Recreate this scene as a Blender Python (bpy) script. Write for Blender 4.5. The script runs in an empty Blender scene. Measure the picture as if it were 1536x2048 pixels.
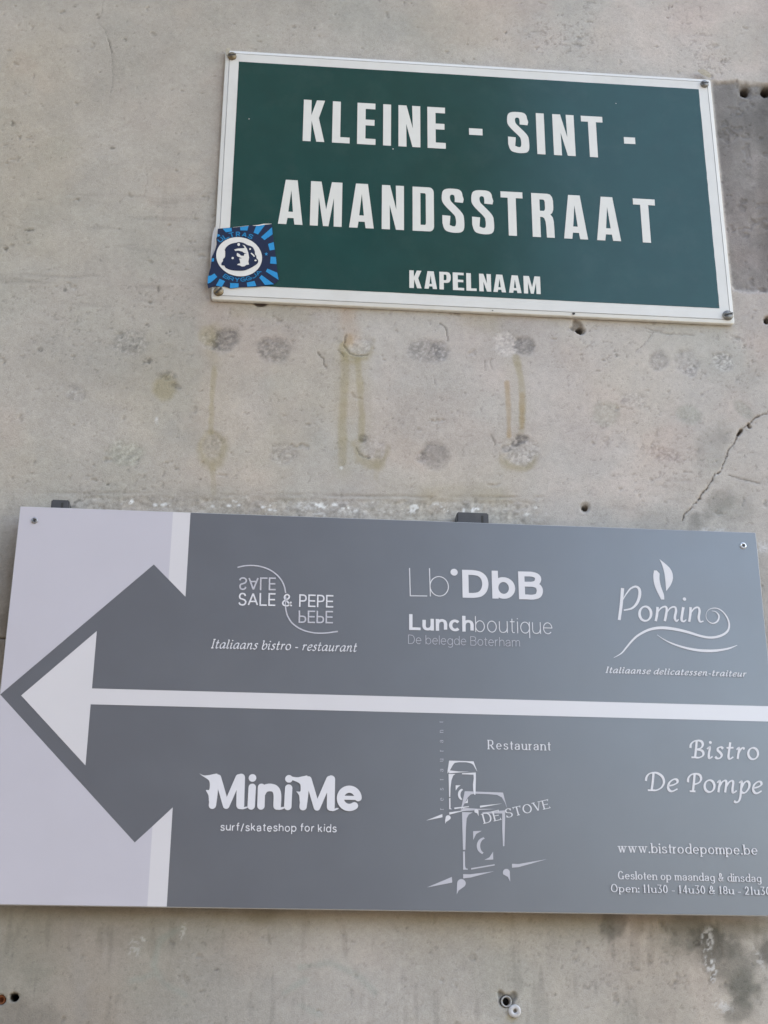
import bpy, bmesh, math, random
import numpy as np
from mathutils import Matrix, Vector
from mathutils.geometry import tessellate_polygon

# ------------------------------------------------------------------ camera, sky, sun, exposure
scene = bpy.context.scene
S = 0.9                      # the lower board is 0.9 m wide
Z0 = 2.24                    # height of the board's top edge
F = 2830.73                  # focal length in pixels of the 1536 x 2048 photograph
YAW, PITCH, ROLL = -0.08246236, 0.38241758, 0.00541935
CAM = np.array([0.33791744, -0.70569947, 1.80499692])   # board units: x right, y up, z out of the wall

cam_data = bpy.data.cameras.new("camera")
cam = bpy.data.objects.new("camera", cam_data)
scene.collection.objects.link(cam)
scene.camera = cam
cam_data.sensor_fit = 'VERTICAL'
cam_data.sensor_height = 24.0
cam_data.lens = 24.0 * F / 2048.0
cam_data.clip_start = 0.05
cam_data.clip_end = 500.0


def rot(y, p, r):
    cy, sy, cp, sp, cr, sr = math.cos(y), math.sin(y), math.cos(p), math.sin(p), math.cos(r), math.sin(r)
    ry = np.array([[cy, 0, sy], [0, 1, 0], [-sy, 0, cy]])
    rx = np.array([[1, 0, 0], [0, cp, -sp], [0, sp, cp]])
    rz = np.array([[cr, -sr, 0], [sr, cr, 0], [0, 0, 1]])
    return ry @ rx @ rz


RC = rot(YAW, PITCH, ROLL)
TO = np.array([[1, 0, 0], [0, 0, -1], [0, 1, 0]])        # board axes -> world axes (wall faces -Y)
rw = TO @ RC
m = Matrix.Identity(4)
for i in range(3):
    for j in range(3):
        m[i][j] = rw[i][j]
cl = TO @ (CAM * S)
m[0][3], m[1][3], m[2][3] = cl[0], cl[1], cl[2] + Z0
cam.matrix_world = m

world = bpy.data.worlds.new("World")
scene.world = world
world.use_nodes = True
wn = world.node_tree.nodes
sky = wn.new("ShaderNodeTexSky")
sky.sky_type = 'NISHITA'
sky.sun_disc = False
SUN_EL, SUN_AZ = math.radians(46), math.radians(82)      # the sun stands along the street, just behind the wall: the wall is in open shade
sky.sun_elevation = SUN_EL
sky.sun_rotation = SUN_AZ
sky.dust_density = 0.6
sky.ozone_density = 2.5
bg = wn["Background"]
bg.inputs["Strength"].default_value = 0.15
world.node_tree.links.new(sky.outputs[0], bg.inputs[0])

sun_data = bpy.data.lights.new("sun", 'SUN')
sun_data.energy = 3.0
sun_data.angle = math.radians(0.5)
sun_data.color = (1.0, 0.94, 0.86)
sun = bpy.data.objects.new("sun", sun_data)
scene.collection.objects.link(sun)
sd = Vector((math.sin(SUN_AZ) * math.cos(SUN_EL), math.cos(SUN_AZ) * math.cos(SUN_EL), math.sin(SUN_EL)))
sun.rotation_euler = sd.to_track_quat('Z', 'Y').to_euler()

vs = scene.view_settings
vs.view_transform = 'Standard'
vs.look = 'None'
vs.gamma = 1.0
vs.exposure = 2.58
vs.use_curve_mapping = False
vs.use_white_balance = True
vs.white_balance_temperature = 8900
vs.white_balance_tint = 12

# ------------------------------------------------------------------ helpers
random.seed(7)


def back(u, v, h=0.0):
    """pixel of the photograph -> (x, z) in metres on the plane h metres in front of the wall"""
    d = RC @ np.array([(u - 768) / F, -(v - 1024) / F, -1.0])
    t = (h / S - CAM[2]) / d[2]
    p = CAM + t * d
    return np.array([p[0] * S, p[1] * S + Z0])


def to_px(x, z, h=0.0):
    """wall point in metres -> pixel of the photograph (arrays)"""
    P = np.stack([x / S, (z - Z0) / S, np.zeros_like(x) + h / S], -1) - CAM
    v = P @ RC
    return 768 + F * v[..., 0] / -v[..., 2], 1024 - F * v[..., 1] / -v[..., 2]


def link(o, parent=None):
    scene.collection.objects.link(o)
    if parent is not None:
        o.parent = parent
        o.matrix_parent_inverse = parent.matrix_world.inverted()
    return o


def tag(o, label=None, cat=None, group=None, kind=None):
    if label: o["label"] = label
    if cat: o["category"] = cat
    if group: o["group"] = group
    if kind: o["kind"] = kind
    return o


def empty(name, x, y, z):
    o = bpy.data.objects.new(name, None)
    o.empty_display_size = 0.05
    scene.collection.objects.link(o)
    o.location = (x, y, z)
    bpy.context.view_layer.update()
    return o


def new_mat(name, color, rough=0.5, metal=0.0, spec=0.5):
    mt = bpy.data.materials.new(name)
    mt.use_nodes = True
    b = mt.node_tree.nodes["Principled BSDF"]
    b.inputs["Base Color"].default_value = (*color, 1)
    b.inputs["Roughness"].default_value = rough
    b.inputs["Metallic"].default_value = metal
    b.inputs["Specular IOR Level"].default_value = spec
    return mt


def add_noise(mt, color, amount=0.06, scale=60.0, bump=0.0, bump_scale=300.0, dirt=None, dirt_scale=9.0, dirt_amt=0.0, rough_var=0.0):
    """break up a material: fine value noise, large faint dirt, optional bump"""
    nt = mt.node_tree
    b = nt.nodes["Principled BSDF"]
    tc = nt.nodes.new("ShaderNodeTexCoord")
    n1 = nt.nodes.new("ShaderNodeTexNoise")
    n1.inputs["Scale"].default_value = scale
    n1.inputs["Detail"].default_value = 6
    nt.links.new(tc.outputs["Object"], n1.inputs["Vector"])
    mr = nt.nodes.new("ShaderNodeMapRange")
    mr.inputs["From Min"].default_value = 0.3
    mr.inputs["From Max"].default_value = 0.7
    mr.inputs["To Min"].default_value = 1 - amount
    mr.inputs["To Max"].default_value = 1 + amount
    nt.links.new(n1.outputs["Fac"], mr.inputs["Value"])
    sc = nt.nodes.new("ShaderNodeVectorMath")
    sc.operation = 'SCALE'
    sc.inputs[0].default_value = color
    nt.links.new(mr.outputs["Result"], sc.inputs["Scale"])
    out = sc.outputs["Vector"]
    if dirt:
        n2 = nt.nodes.new("ShaderNodeTexNoise")
        n2.inputs["Scale"].default_value = dirt_scale
        n2.inputs["Detail"].default_value = 8
        n2.inputs["Roughness"].default_value = 0.65
        nt.links.new(tc.outputs["Object"], n2.inputs["Vector"])
        m2 = nt.nodes.new("ShaderNodeMapRange")
        m2.inputs["From Min"].default_value = 0.5
        m2.inputs["From Max"].default_value = 0.75
        m2.inputs["To Max"].default_value = dirt_amt
        nt.links.new(n2.outputs["Fac"], m2.inputs["Value"])
        mx = nt.nodes.new("ShaderNodeMix")
        mx.data_type = 'RGBA'
        nt.links.new(m2.outputs["Result"], mx.inputs[0])
        nt.links.new(out, mx.inputs[6])
        mx.inputs[7].default_value = (*dirt, 1)
        out = mx.outputs[2]
    nt.links.new(out, b.inputs["Base Color"])
    if rough_var:
        r0 = b.inputs["Roughness"].default_value
        mr3 = nt.nodes.new("ShaderNodeMapRange")
        mr3.inputs["From Min"].default_value = 0.3
        mr3.inputs["From Max"].default_value = 0.7
        mr3.inputs["To Min"].default_value = r0 - rough_var
        mr3.inputs["To Max"].default_value = r0 + rough_var
        n3 = nt.nodes.new("ShaderNodeTexNoise")
        n3.inputs["Scale"].default_value = 14
        n3.inputs["Detail"].default_value = 5
        nt.links.new(tc.outputs["Object"], n3.inputs["Vector"])
        nt.links.new(n3.outputs["Fac"], mr3.inputs["Value"])
        nt.links.new(mr3.outputs["Result"], b.inputs["Roughness"])
    if bump:
        nb = nt.nodes.new("ShaderNodeTexNoise")
        nb.inputs["Scale"].default_value = bump_scale
        nb.inputs["Detail"].default_value = 4
        nt.links.new(tc.outputs["Object"], nb.inputs["Vector"])
        bp = nt.nodes.new("ShaderNodeBump")
        bp.inputs["Strength"].default_value = 1.0
        bp.inputs["Distance"].default_value = bump
        nt.links.new(nb.outputs["Fac"], bp.inputs["Height"])
        nt.links.new(bp.outputs["Normal"], b.inputs["Normal"])
    return mt


def mat(name, color, rough=0.5, metal=0.0, spec=0.5, **kw):
    return add_noise(new_mat(name, color, rough, metal, spec), color, **kw)


M = {}
M['enamel_white'] = mat("white_enamel", (0.60, 0.60, 0.58), 0.28, amount=0.02, scale=40, dirt=(0.42, 0.40, 0.36), dirt_scale=14, dirt_amt=0.25)
M['enamel_edge'] = mat("worn_enamel_edge", (0.60, 0.60, 0.57), 0.4, amount=0.05, scale=90, dirt=(0.36, 0.33, 0.28), dirt_scale=30, dirt_amt=0.5)
M['crease'] = mat("enamel_crease", (0.36, 0.36, 0.36), 0.4, amount=0.1, scale=60)
M['enamel_green'] = mat("green_enamel", (0.006, 0.050, 0.046), 0.17, spec=0.42, amount=0.06, scale=30, dirt=(0.03, 0.07, 0.065), dirt_scale=20, dirt_amt=0.35, rough_var=0.03)
M['sign_print'] = mat("white_sign_lettering", (0.62, 0.62, 0.59), 0.32, amount=0.02, scale=60)
M['board_grey'] = mat("grey_board_print", (0.083, 0.096, 0.117), 0.36, amount=0.03, scale=25, rough_var=0.03, dirt=(0.15, 0.15, 0.15), dirt_scale=7, dirt_amt=0.10)
M['board_pale'] = mat("pale_silver_print", (0.465, 0.455, 0.515), 0.42, amount=0.015, scale=20, dirt=(0.36, 0.35, 0.34), dirt_scale=6, dirt_amt=0.12)
M['board_white'] = mat("white_board_print", (0.575, 0.565, 0.595), 0.42, amount=0.015, scale=20)
M['board_edge'] = mat("cut_board_edge", (0.42, 0.42, 0.43), 0.5, amount=0.05, scale=100)
M['print_white'] = mat("white_lettering", (0.62, 0.62, 0.66), 0.45, amount=0.02, scale=60)
M['print_grey'] = mat("grey_lettering", (0.34, 0.35, 0.39), 0.45, amount=0.02, scale=60)
M['print_mid'] = mat("pale_grey_lettering", (0.45, 0.45, 0.50), 0.45, amount=0.02, scale=60)
M['bracket'] = mat("dark_bracket_steel", (0.05, 0.053, 0.06), 0.55, amount=0.12, scale=80, dirt=(0.12, 0.11, 0.1), dirt_scale=60, dirt_amt=0.4)
M['brass'] = mat("tarnished_brass", (0.20, 0.155, 0.10), 0.5, metal=0.75, amount=0.25, scale=300, dirt=(0.07, 0.06, 0.045), dirt_scale=250, dirt_amt=0.8, bump=0.0004, bump_scale=600)
M['dull_steel'] = mat("dull_steel", (0.20, 0.20, 0.195), 0.5, metal=0.7, amount=0.2, scale=300, dirt=(0.07, 0.065, 0.06), dirt_scale=250, dirt_amt=0.7, bump=0.0003, bump_scale=600)
M['zinc'] = mat("zinc_plated_steel", (0.55, 0.56, 0.58), 0.35, metal=0.8, amount=0.1, scale=200)
M['zinc_dark'] = mat("worn_zinc", (0.30, 0.30, 0.30), 0.45, metal=0.8, amount=0.15, scale=200)
M['recess'] = mat("dark_recess", (0.03, 0.03, 0.03), 0.8, amount=0.1)  # near-black, for screw slots, bracket seams and enamel chips
M['plastic_white'] = mat("white_plastic", (0.47, 0.47, 0.49), 0.45, amount=0.04, scale=200, dirt=(0.3, 0.29, 0.26), dirt_scale=120, dirt_amt=0.5)
M['plastic_grey'] = mat("grey_plastic", (0.33, 0.33, 0.33), 0.5, amount=0.06, scale=200)
M['rust'] = mat("rusty_plug", (0.22, 0.07, 0.025), 0.8, amount=0.3, scale=200)
M['plug_dark'] = mat("black_hole_lining", (0.012, 0.012, 0.012), 0.9, amount=0.1)
M['sticker_navy'] = mat("navy_sticker_print", (0.012, 0.021, 0.052), 0.5, spec=0.2, amount=0.06, scale=80)
M['sticker_blue'] = mat("blue_sticker_print", (0.000, 0.235, 0.50), 0.5, spec=0.15, amount=0.04, scale=80)
M['sticker_text'] = mat("dull_blue_sticker_text", (0.000, 0.17, 0.36), 0.5, spec=0.15, amount=0.04, scale=80)
M['sticker_white'] = mat("white_sticker_print", (0.64, 0.63, 0.60), 0.35, amount=0.03, scale=80)
M['sticker_back'] = mat("sticker_paper_backing", (0.45, 0.45, 0.46), 0.6, amount=0.06, scale=120)


def mesh_obj(name, verts, faces, material, parent=None, smooth=False):
    me = bpy.data.meshes.new(name)
    me.from_pydata([tuple(map(float, v)) for v in verts], [], faces)
    me.validate()
    me.update()
    if isinstance(material, (list, tuple)):
        for mm in material: me.materials.append(mm)
    else:
        me.materials.append(material)
    if smooth:
        for p in me.polygons: p.use_smooth = True
    return link(bpy.data.objects.new(name, me), parent)


class Flat:
    """flat print collected on a plane h in front of the wall; later shapes lie a hair above earlier ones"""

    def __init__(self, h):
        self.h, self.v, self.f = h, [], []
        self.k = 0

    def poly(self, outer, holes=()):
        loops = [[Vector((p[0], p[1], 0)) for p in outer]] + [[Vector((p[0], p[1], 0)) for p in hl] for hl in holes]
        pts = [p for l in loops for p in l]
        y = -(self.h + self.k * 1.5e-5)
        self.k += 1
        n = len(self.v)
        self.v += [(p.x, y, p.y) for p in pts]
        for a, b, c in tessellate_polygon(loops):
            pa, pb, pc = pts[a], pts[b], pts[c]
            cr = (pb.x - pa.x) * (pc.y - pa.y) - (pb.y - pa.y) * (pc.x - pa.x)
            if abs(cr) < 1e-13: continue
            self.f.append((n + a, n + b, n + c) if cr > 0 else (n + a, n + c, n + b))

    def strip(self, pts, hw):
        """ribbon along pts (metres) with half widths hw"""
        p = np.array(pts, float)
        ring = len(p) > 8 and np.hypot(*(p[0] - p[-1])) < 1e-7
        if np.ndim(hw) == 0: hw = np.full(len(p), float(hw))
        t = np.gradient(p, axis=0) if len(p) > 2 else np.repeat((p[1] - p[0])[None], 2, 0)
        if ring: t[0] = t[-1] = p[1] - p[-2]
        t /= np.maximum(np.hypot(t[:, 0], t[:, 1]), 1e-12)[:, None]
        nrm = np.stack([-t[:, 1], t[:, 0]], 1)
        L, R = p + nrm * np.array(hw)[:, None], p - nrm * np.array(hw)[:, None]
        y = -(self.h + self.k * 1.5e-5)
        self.k += 1
        n = len(self.v)
        for a, b in zip(L, R):
            self.v += [(a[0], y, a[1]), (b[0], y, b[1])]
        for i in range(len(p) - 1):
            a = n + 2 * i
            self.f.append((a, a + 1, a + 3, a + 2))

    def disc(self, c, rx, ry=None, a=0.0, n=28):
        ry = ry or rx
        ca, sa = math.cos(a), math.sin(a)
        self.poly([(c[0] + rx * math.cos(t) * ca - ry * math.sin(t) * sa, c[1] + rx * math.cos(t) * sa + ry * math.sin(t) * ca)
                   for t in [2 * math.pi * i / n for i in range(n)]])

    def build(self, name, material, parent):
        return mesh_obj(name, self.v, self.f, material, parent)


def catmull(pts, n=7):
    p = [np.array(q, float) for q in pts]
    if len(p) < 3: return [tuple(q) for q in p]
    p = [2 * p[0] - p[1]] + p + [2 * p[-1] - p[-2]]
    out = []
    for i in range(1, len(p) - 2):
        for k in range(n):
            t = k / n
            out.append(tuple(0.5 * (2 * p[i] + (p[i + 1] - p[i - 1]) * t + (2 * p[i - 1] - 5 * p[i] + 4 * p[i + 1] - p[i + 2]) * t * t
                                    + (3 * p[i] - p[i - 1] - 3 * p[i + 1] + p[i + 2]) * t ** 3)))
    out.append(tuple(p[-2]))
    return out


def smooth_poly(pts, n=4):
    """closed outline through pts, rounded"""
    p = [np.array(q, float) for q in pts]
    N = len(p)
    out = []
    for i in range(N):
        a, b, c, d = p[i - 1], p[i], p[(i + 1) % N], p[(i + 2) % N]
        for k in range(n):
            t = k / n
            out.append(tuple(0.5 * (2 * b + (c - a) * t + (2 * a - 5 * b + 4 * c - d) * t * t + (3 * b - a - 3 * c + d) * t ** 3)))
    return out


def arc(cx, cy, rx, ry, a0, a1, n=22):
    return [(cx + rx * math.cos(math.radians(a0 + (a1 - a0) * i / n)), cy + ry * math.sin(math.radians(a0 + (a1 - a0) * i / n))) for i in range(n + 1)]


# ------------------------------------------------------------------ alphabets, drawn as pen strokes (capital height 1, x-height 0.7)
L = lambda *p: ('l', list(p))
C = lambda *p: ('c', catmull(p))
R_ = lambda cx, cy, rx, ry, a0=0, a1=360: ('c', arc(cx, cy, rx, ry, a0, a1, 30))
DOT = lambda x, y, k=1.0: ('d', [(x, y)], k)
SANS = {
    'a': (.52, [C((.03, .5), (.08, .63), (.25, .7), (.42, .65), (.48, .5), (.48, .2), (.49, .0)), C((.48, .42), (.3, .38), (.1, .34), (.0, .19), (.07, .04), (.22, 0), (.4, .07), (.48, .22))]),
    'b': (.56, [L((0, 0), (0, 1)), R_(.28, .35, .28, .35)]),
    'c': (.50, [R_(.27, .35, .27, .35, 42, 318)]),
    'd': (.56, [L((.56, 0), (.56, 1)), R_(.28, .35, .28, .35)]),
    'e': (.54, [L((0.02, .37), (.54, .37)), R_(.27, .35, .27, .35, 3, 318)]),
    'f': (.28, [C((.28, .99), (.2, 1), (.13, .94), (.11, .8), (.11, .5), (.11, 0)), L((0, .7), (.26, .7))]),
    'g': (.54, [R_(.27, .35, .27, .35), C((.54, .7), (.54, .3), (.54, -.08), (.46, -.24), (.27, -.29), (.05, -.22))]),
    'h': (.50, [L((0, 0), (0, 1)), C((0, .42), (.07, .6), (.26, .7), (.43, .64), (.5, .46), (.5, .2), (.5, 0))]),
    'i': (.0, [L((0, 0), (0, .7)), DOT(0, .93)]),
    'k': (.46, [L((0, 0), (0, 1)), L((.43, .7), (0, .28)), L((.15, .42), (.46, 0))]),
    'l': (.0, [L((0, 0), (0, 1))]),
    'm': (.84, [L((0, 0), (0, .7)), C((0, .42), (.06, .6), (.22, .7), (.37, .64), (.42, .46), (.42, .2), (.42, 0)), C((.42, .42), (.48, .6), (.64, .7), (.79, .64), (.84, .46), (.84, .2), (.84, 0))]),
    'n': (.50, [L((0, 0), (0, .7)), C((0, .42), (.07, .6), (.26, .7), (.43, .64), (.5, .46), (.5, .2), (.5, 0))]),
    'o': (.56, [R_(.28, .35, .28, .35)]),
    'p': (.56, [L((0, -.28), (0, .7)), R_(.28, .35, .28, .35)]),
    'q': (.56, [L((.56, -.28), (.56, .7)), R_(.28, .35, .28, .35)]),
    'r': (.28, [L((0, 0), (0, .7)), C((0, .4), (.06, .58), (.16, .68), (.3, .7))]),
    's': (.44, [C((.42, .54), (.36, .66), (.22, .7), (.07, .65), (.03, .53), (.1, .41), (.24, .36), (.38, .3), (.44, .18), (.38, .05), (.21, 0), (.06, .04), (0, .17))]),
    't': (.26, [C((.11, .92), (.11, .5), (.11, .14), (.15, .02), (.26, .01)), L((0, .7), (.25, .7))]),
    'u': (.50, [L((.5, 0), (.5, .7)), C((0, .7), (0, .45), (0, .22), (.07, .05), (.24, 0), (.42, .08), (.5, .28))]),
    '/': (.34, [L((0, -.05), (.34, 1.0))]),
    'L': (.50, [L((0, 0), (0, 1)), L((0, 0), (.5, 0))]),
    'D': (.66, [L((0, 0), (0, 1)), C((0, 1), (.12, 1), (.3, .99), (.48, .93), (.61, .76), (.66, .5), (.61, .24), (.48, .07), (.3, .01), (.12, 0), (0, 0))]),
    'B': (.60, [L((0, 0), (0, 1)), C((0, 1), (.15, 1), (.36, .995), (.51, .92), (.56, .77), (.5, .61), (.34, .54), (.15, .535), (0, .535)), C((0, .535), (.15, .535), (.37, .53), (.54, .46), (.6, .28), (.54, .08), (.37, .0), (.15, 0), (0, 0))]),
    'S': (.54, [C((.5, .80), (.44, .94), (.27, 1), (.1, .94), (.03, .77), (.1, .6), (.27, .53), (.45, .45), (.54, .27), (.46, .07), (.27, 0), (.08, .06), (0, .22))]),
    'A': (.74, [L((0, 0), (.37, 1)), L((.74, 0), (.37, 1)), L((.14, .33), (.6, .33))]),
    'E': (.46, [L((0, 0), (0, 1)), L((0, 0), (.46, 0)), L((0, 1), (.46, 1)), L((0, .52), (.43, .52))]),
    'P': (.48, [L((0, 0), (0, 1)), C((0, 1), (.12, 1), (.3, .99), (.43, .92), (.48, .75), (.43, .57), (.3, .5), (.12, .49), (0, .49))]),
    'U': (.56, [C((0, 1), (0, .6), (0, .3), (.07, .07), (.28, 0), (.49, .07), (.56, .3), (.56, .6), (.56, 1))]),
    'T': (.56, [L((.28, 0), (.28, 1)), L((0, 1), (.56, 1))]),
    'R': (.58, [L((0, 0), (0, 1)), C((0, 1), (.12, 1), (.36, .99), (.5, .92), (.55, .75), (.5, .57), (.36, .5), (.12, .49), (0, .49)), L((.3, .49), (.58, 0))]),
    'Y': (.64, [L((.32, 0), (.32, .45)), L((.32, .45), (0, 1)), L((.32, .45), (.64, 1))]),
    'G': (.66, [C((.6, .82), (.5, .95), (.34, 1), (.16, .94), (.03, .74), (0, .5), (.03, .26), (.16, .06), (.34, 0), (.54, .05), (.66, .2)), L((.66, .45), (.36, .45)), L((.66, 0.05), (.66, .45))]),
    'J': (.44, [C((.44, 1), (.44, .6), (.44, .28), (.38, .08), (.22, 0), (.06, .07), (0, .28))]),
    '&': (.62, [C((.62, .0), (.5, .14), (.26, .48), (.13, .68), (.12, .86), (.26, 1), (.42, .92), (.42, .74), (.26, .58), (.08, .44), (0, .25), (.07, .07), (.24, 0), (.42, .07), (.54, .27), (.58, .4))]),
    '-': (.26, [L((0, .33), (.26, .33))]),
    '.': (.0, [DOT(0, .0)]),
}
SF = lambda x, y, s: ('h', [(x, y)], s)      # a serif at (x, y): l, r or b(oth)
SERIF = {k: (w, list(st)) for k, (w, st) in SANS.items()}


def addsf(ch, *sfs):
    SERIF[ch] = (SERIF[ch][0], SERIF[ch][1] + [SF(*s) for s in sfs])


addsf('b', (0, 1, 'l')); addsf('d', (.56, 1, 'l'), (.56, 0, 'r')); addsf('i', (0, .7, 'l'), (0, 0, 'b'))
addsf('l', (0, 1, 'l'), (0, 0, 'b')); addsf('m', (0, .7, 'l'), (0, 0, 'b'), (.42, 0, 'b'), (.84, 0, 'b'))
addsf('n', (0, .7, 'l'), (0, 0, 'b'), (.5, 0, 'b')); addsf('p', (0, .7, 'l'), (0, -.28, 'b')); addsf('r', (0, .7, 'l'), (0, 0, 'b'))
addsf('u', (0, .7, 'l'), (.5, .7, 'l'), (.5, 0, 'r')); addsf('h', (0, 1, 'l'), (0, 0, 'b'), (.5, 0, 'b')); addsf('k', (0, 1, 'l'), (0, 0, 'b'), (.46, 0, 'b'))
SERIF['r'] = (.20, SERIF['r'][1]); SERIF['t'] = (.20, SERIF['t'][1])
SERIF['w'] = (.84, [('l', [(.06, .7), (.24, 0)], 1.0), ('l', [(.24, 0), (.42, .7)], .45), ('l', [(.42, .7), (.6, 0)], 1.0), ('l', [(.6, 0), (.8, .7)], .45), SF(.06, .7, 'b'), SF(.8, .7, 'b'), SF(.42, .7, 'b')])
SERIF['R'] = (.66, SANS['R'][1][:2] + [('l', [(.28, .49), (.62, 0)], 1.0), SF(0, 1, 'l'), SF(0, 0, 'b'), SF(.62, 0, 'r')])
SERIF['D'] = (.70, SANS['D'][1] + [SF(0, 1, 'l'), SF(0, 0, 'l')])
SERIF['E'] = (.56, [L((0, 0), (0, 1)), L((0, 0), (.54, 0)), L((0, 1), (.52, 1)), L((0, .52), (.38, .52)), ('v', [(.54, 0)], 1), ('v', [(.52, 1)], -1), ('v', [(.38, .45)], .5), SF(0, 1, 'l'), SF(0, 0, 'l')])
SERIF['T'] = (.66, [L((.33, 0), (.33, 1)), L((0, 1), (.66, 1)), ('v', [(0, 1)], -1.2), ('v', [(.66, 1)], -1.2), SF(.33, 0, 'b')])
SERIF['O'] = (.76, [R_(.38, .5, .38, .5)])
SERIF['V'] = (.72, [('l', [(.06, 1), (.37, 0)], 1.0), ('l', [(.37, 0), (.66, 1)], .45), SF(.06, 1, 'b'), SF(.66, 1, 'b')])
SERIF['G'] = (.72, [SANS['G'][1][0], L((.66, .02), (.66, .4)), SF(.66, .42, 'b')])
SERIF['S'] = (.54, SANS['S'][1] + [('v', [(.5, .98)], -1.4), ('v', [(0, .02)], 1.4)])
SERIF['&'] = (.66, [C((.66, .02), (.56, .04), (.42, .24), (.24, .52), (.14, .7), (.13, .86), (.25, 1), (.38, .92), (.38, .76), (.24, .6), (.06, .42), (0, .22), (.08, .05), (.24, 0), (.42, .1), (.54, .3), (.56, .5)), SF(.56, .52, 'b')])
SERIF[':'] = (.0, [DOT(0, .04), DOT(0, .6)])
SERIF['.'] = (.0, [DOT(0, .04)])
SERIF['-'] = (.26, [L((0, .3), (.26, .3))])
SERIF['1'] = (.22, [L((.11, 0), (.11, 1)), SF(.11, 0, 'b'), ('l', [(.11, .98), (0, .86)], .5)])
SERIF['0'] = (.46, [R_(.23, .5, .23, .5)])
SERIF['3'] = (.44, [L((.03, 1), (.42, 1)), ('l', [(.42, 1), (.18, .6)], .5), C((.18, .6), (.33, .58), (.44, .42), (.43, .2), (.3, .02), (.14, 0), (0, .1))])
SERIF['4'] = (.50, [L((.36, 0), (.36, 1)), ('l', [(.36, 1), (0, .3)], .5), L((0, .28), (.5, .28))])
SERIF['8'] = (.46, [R_(.23, .76, .19, .24), R_(.23, .27, .23, .27)])
SERIF['2'] = (.46, [C((.03, .78), (.1, .95), (.24, 1), (.4, .9), (.42, .7), (.3, .45), (.02, .02)), L((.02, 0), (.46, 0))])
ITAL = {
    'a': (.56, [C((.47, .62), (.34, .7), (.16, .6), (.02, .34), (.05, .06), (.17, .0), (.34, .16), (.47, .5)), C((.5, .7), (.46, .35), (.43, .1), (.48, .0), (.6, .12))]),
    'b': (.48, [C((.1, 1.0), (.06, .6), (.02, .12)), C((.02, .12), (.12, .0), (.3, .04), (.46, .3), (.46, .58), (.34, .68), (.18, .55), (.04, .3)), C((-.04, .93), (.04, .98), (.1, 1.0))]),
    'c': (.44, [C((.42, .56), (.34, .69), (.18, .62), (.03, .36), (.06, .08), (.2, .0), (.42, .14))]),
    'd': (.56, [C((.47, .62), (.34, .7), (.16, .6), (.02, .34), (.05, .06), (.17, .0), (.34, .16), (.46, .45)), C((.56, 1.0), (.49, .5), (.44, .1), (.5, .0), (.6, .12))]),
    'e': (.44, [C((.05, .3), (.25, .36), (.42, .5), (.4, .66), (.26, .68), (.08, .5), (.02, .22), (.1, .03), (.24, .0), (.44, .14))]),
    'i': (.24, [C((-.02, .56), (.1, .68), (.12, .6), (.08, .3), (.08, .06), (.14, .0), (.26, .12)), DOT(.14, .92)]),
    'l': (.22, [C((.14, 1.0), (.1, .6), (.06, .2), (.08, .03), (.16, .0), (.26, .12)), C((0.02, .93), (.08, .98), (.14, 1.0))]),
    'm': (.92, [C((-.02, .56), (.08, .68), (.11, .6), (.07, .3), (.04, 0)), C((.07, .3), (.2, .58), (.34, .7), (.42, .62), (.4, .3), (.37, 0)), C((.4, .3), (.54, .58), (.68, .7), (.76, .6), (.73, .25), (.74, .04), (.8, .0), (.94, .12))]),
    'n': (.58, [C((-.02, .56), (.08, .68), (.11, .6), (.07, .3), (.04, 0)), C((.07, .3), (.2, .58), (.34, .7), (.43, .6), (.4, .25), (.41, .04), (.47, .0), (.6, .12))]),
    'o': (.50, [R_(.25, .35, .24, .35)]),
    'p': (.50, [C((-.02, .58), (.08, .68), (.11, .6), (.08, .2), (.05, -.2), (-.02, -.42), (-.14, -.5), (-.26, -.44)), C((.06, .18), (.2, .54), (.36, .69), (.48, .58), (.46, .3), (.3, .03), (.14, .01), (.05, .14))]),
    'r': (.38, [C((-.02, .56), (.08, .68), (.11, .6), (.07, .3), (.04, 0)), C((.07, .3), (.16, .54), (.27, .68), (.38, .62))]),
    's': (.38, [C((.36, .6), (.26, .7), (.12, .64), (.1, .5), (.22, .36), (.3, .2), (.22, .03), (.08, .0), (-.02, .1))]),
    't': (.32, [C((.16, .95), (.12, .6), (.08, .2), (.1, .03), (.18, .0), (.32, .12)), L((-.02, .66), (.32, .68))]),
    'u': (.56, [C((-.02, .58), (.08, .68), (.11, .6), (.06, .3), (.07, .05), (.16, .0), (.32, .16), (.44, .45)), C((.48, .7), (.44, .35), (.42, .08), (.47, .0), (.58, .12))]),
    'I': (.30, [L((.12, 0), (.18, 1)), L((.0, .01), (.26, .01)), L((.06, .99), (.32, .99))]),
    '-': (.3, [L((0, .32), (.3, .32))]),
    'B': (.66, [C((.30, .97), (.27, .5), (.24, .06)), C((.06, .03), (.24, .03), (.42, .02), (.6, .13), (.64, .3), (.55, .46), (.3, .52)), C((.0, .6), (.02, .8), (.16, .95), (.38, 1.0), (.55, .94), (.6, .78), (.5, .6), (.3, .52))]),
    'D': (.82, [C((.32, .97), (.3, .5), (.27, .06)), C((.1, .02), (.3, .02), (.5, .04), (.7, .2), (.8, .5), (.72, .8), (.5, .98), (.3, 1.0), (.12, .93), (.02, .76), (.0, .55))]),
    'P': (.66, [C((.32, .97), (.29, .5), (.26, .04)), L((.1, .02), (.38, .02)), C((.0, .55), (.02, .78), (.16, .95), (.4, 1.0), (.58, .93), (.64, .75), (.56, .56), (.4, .46), (.29, .45))]),
}


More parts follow.
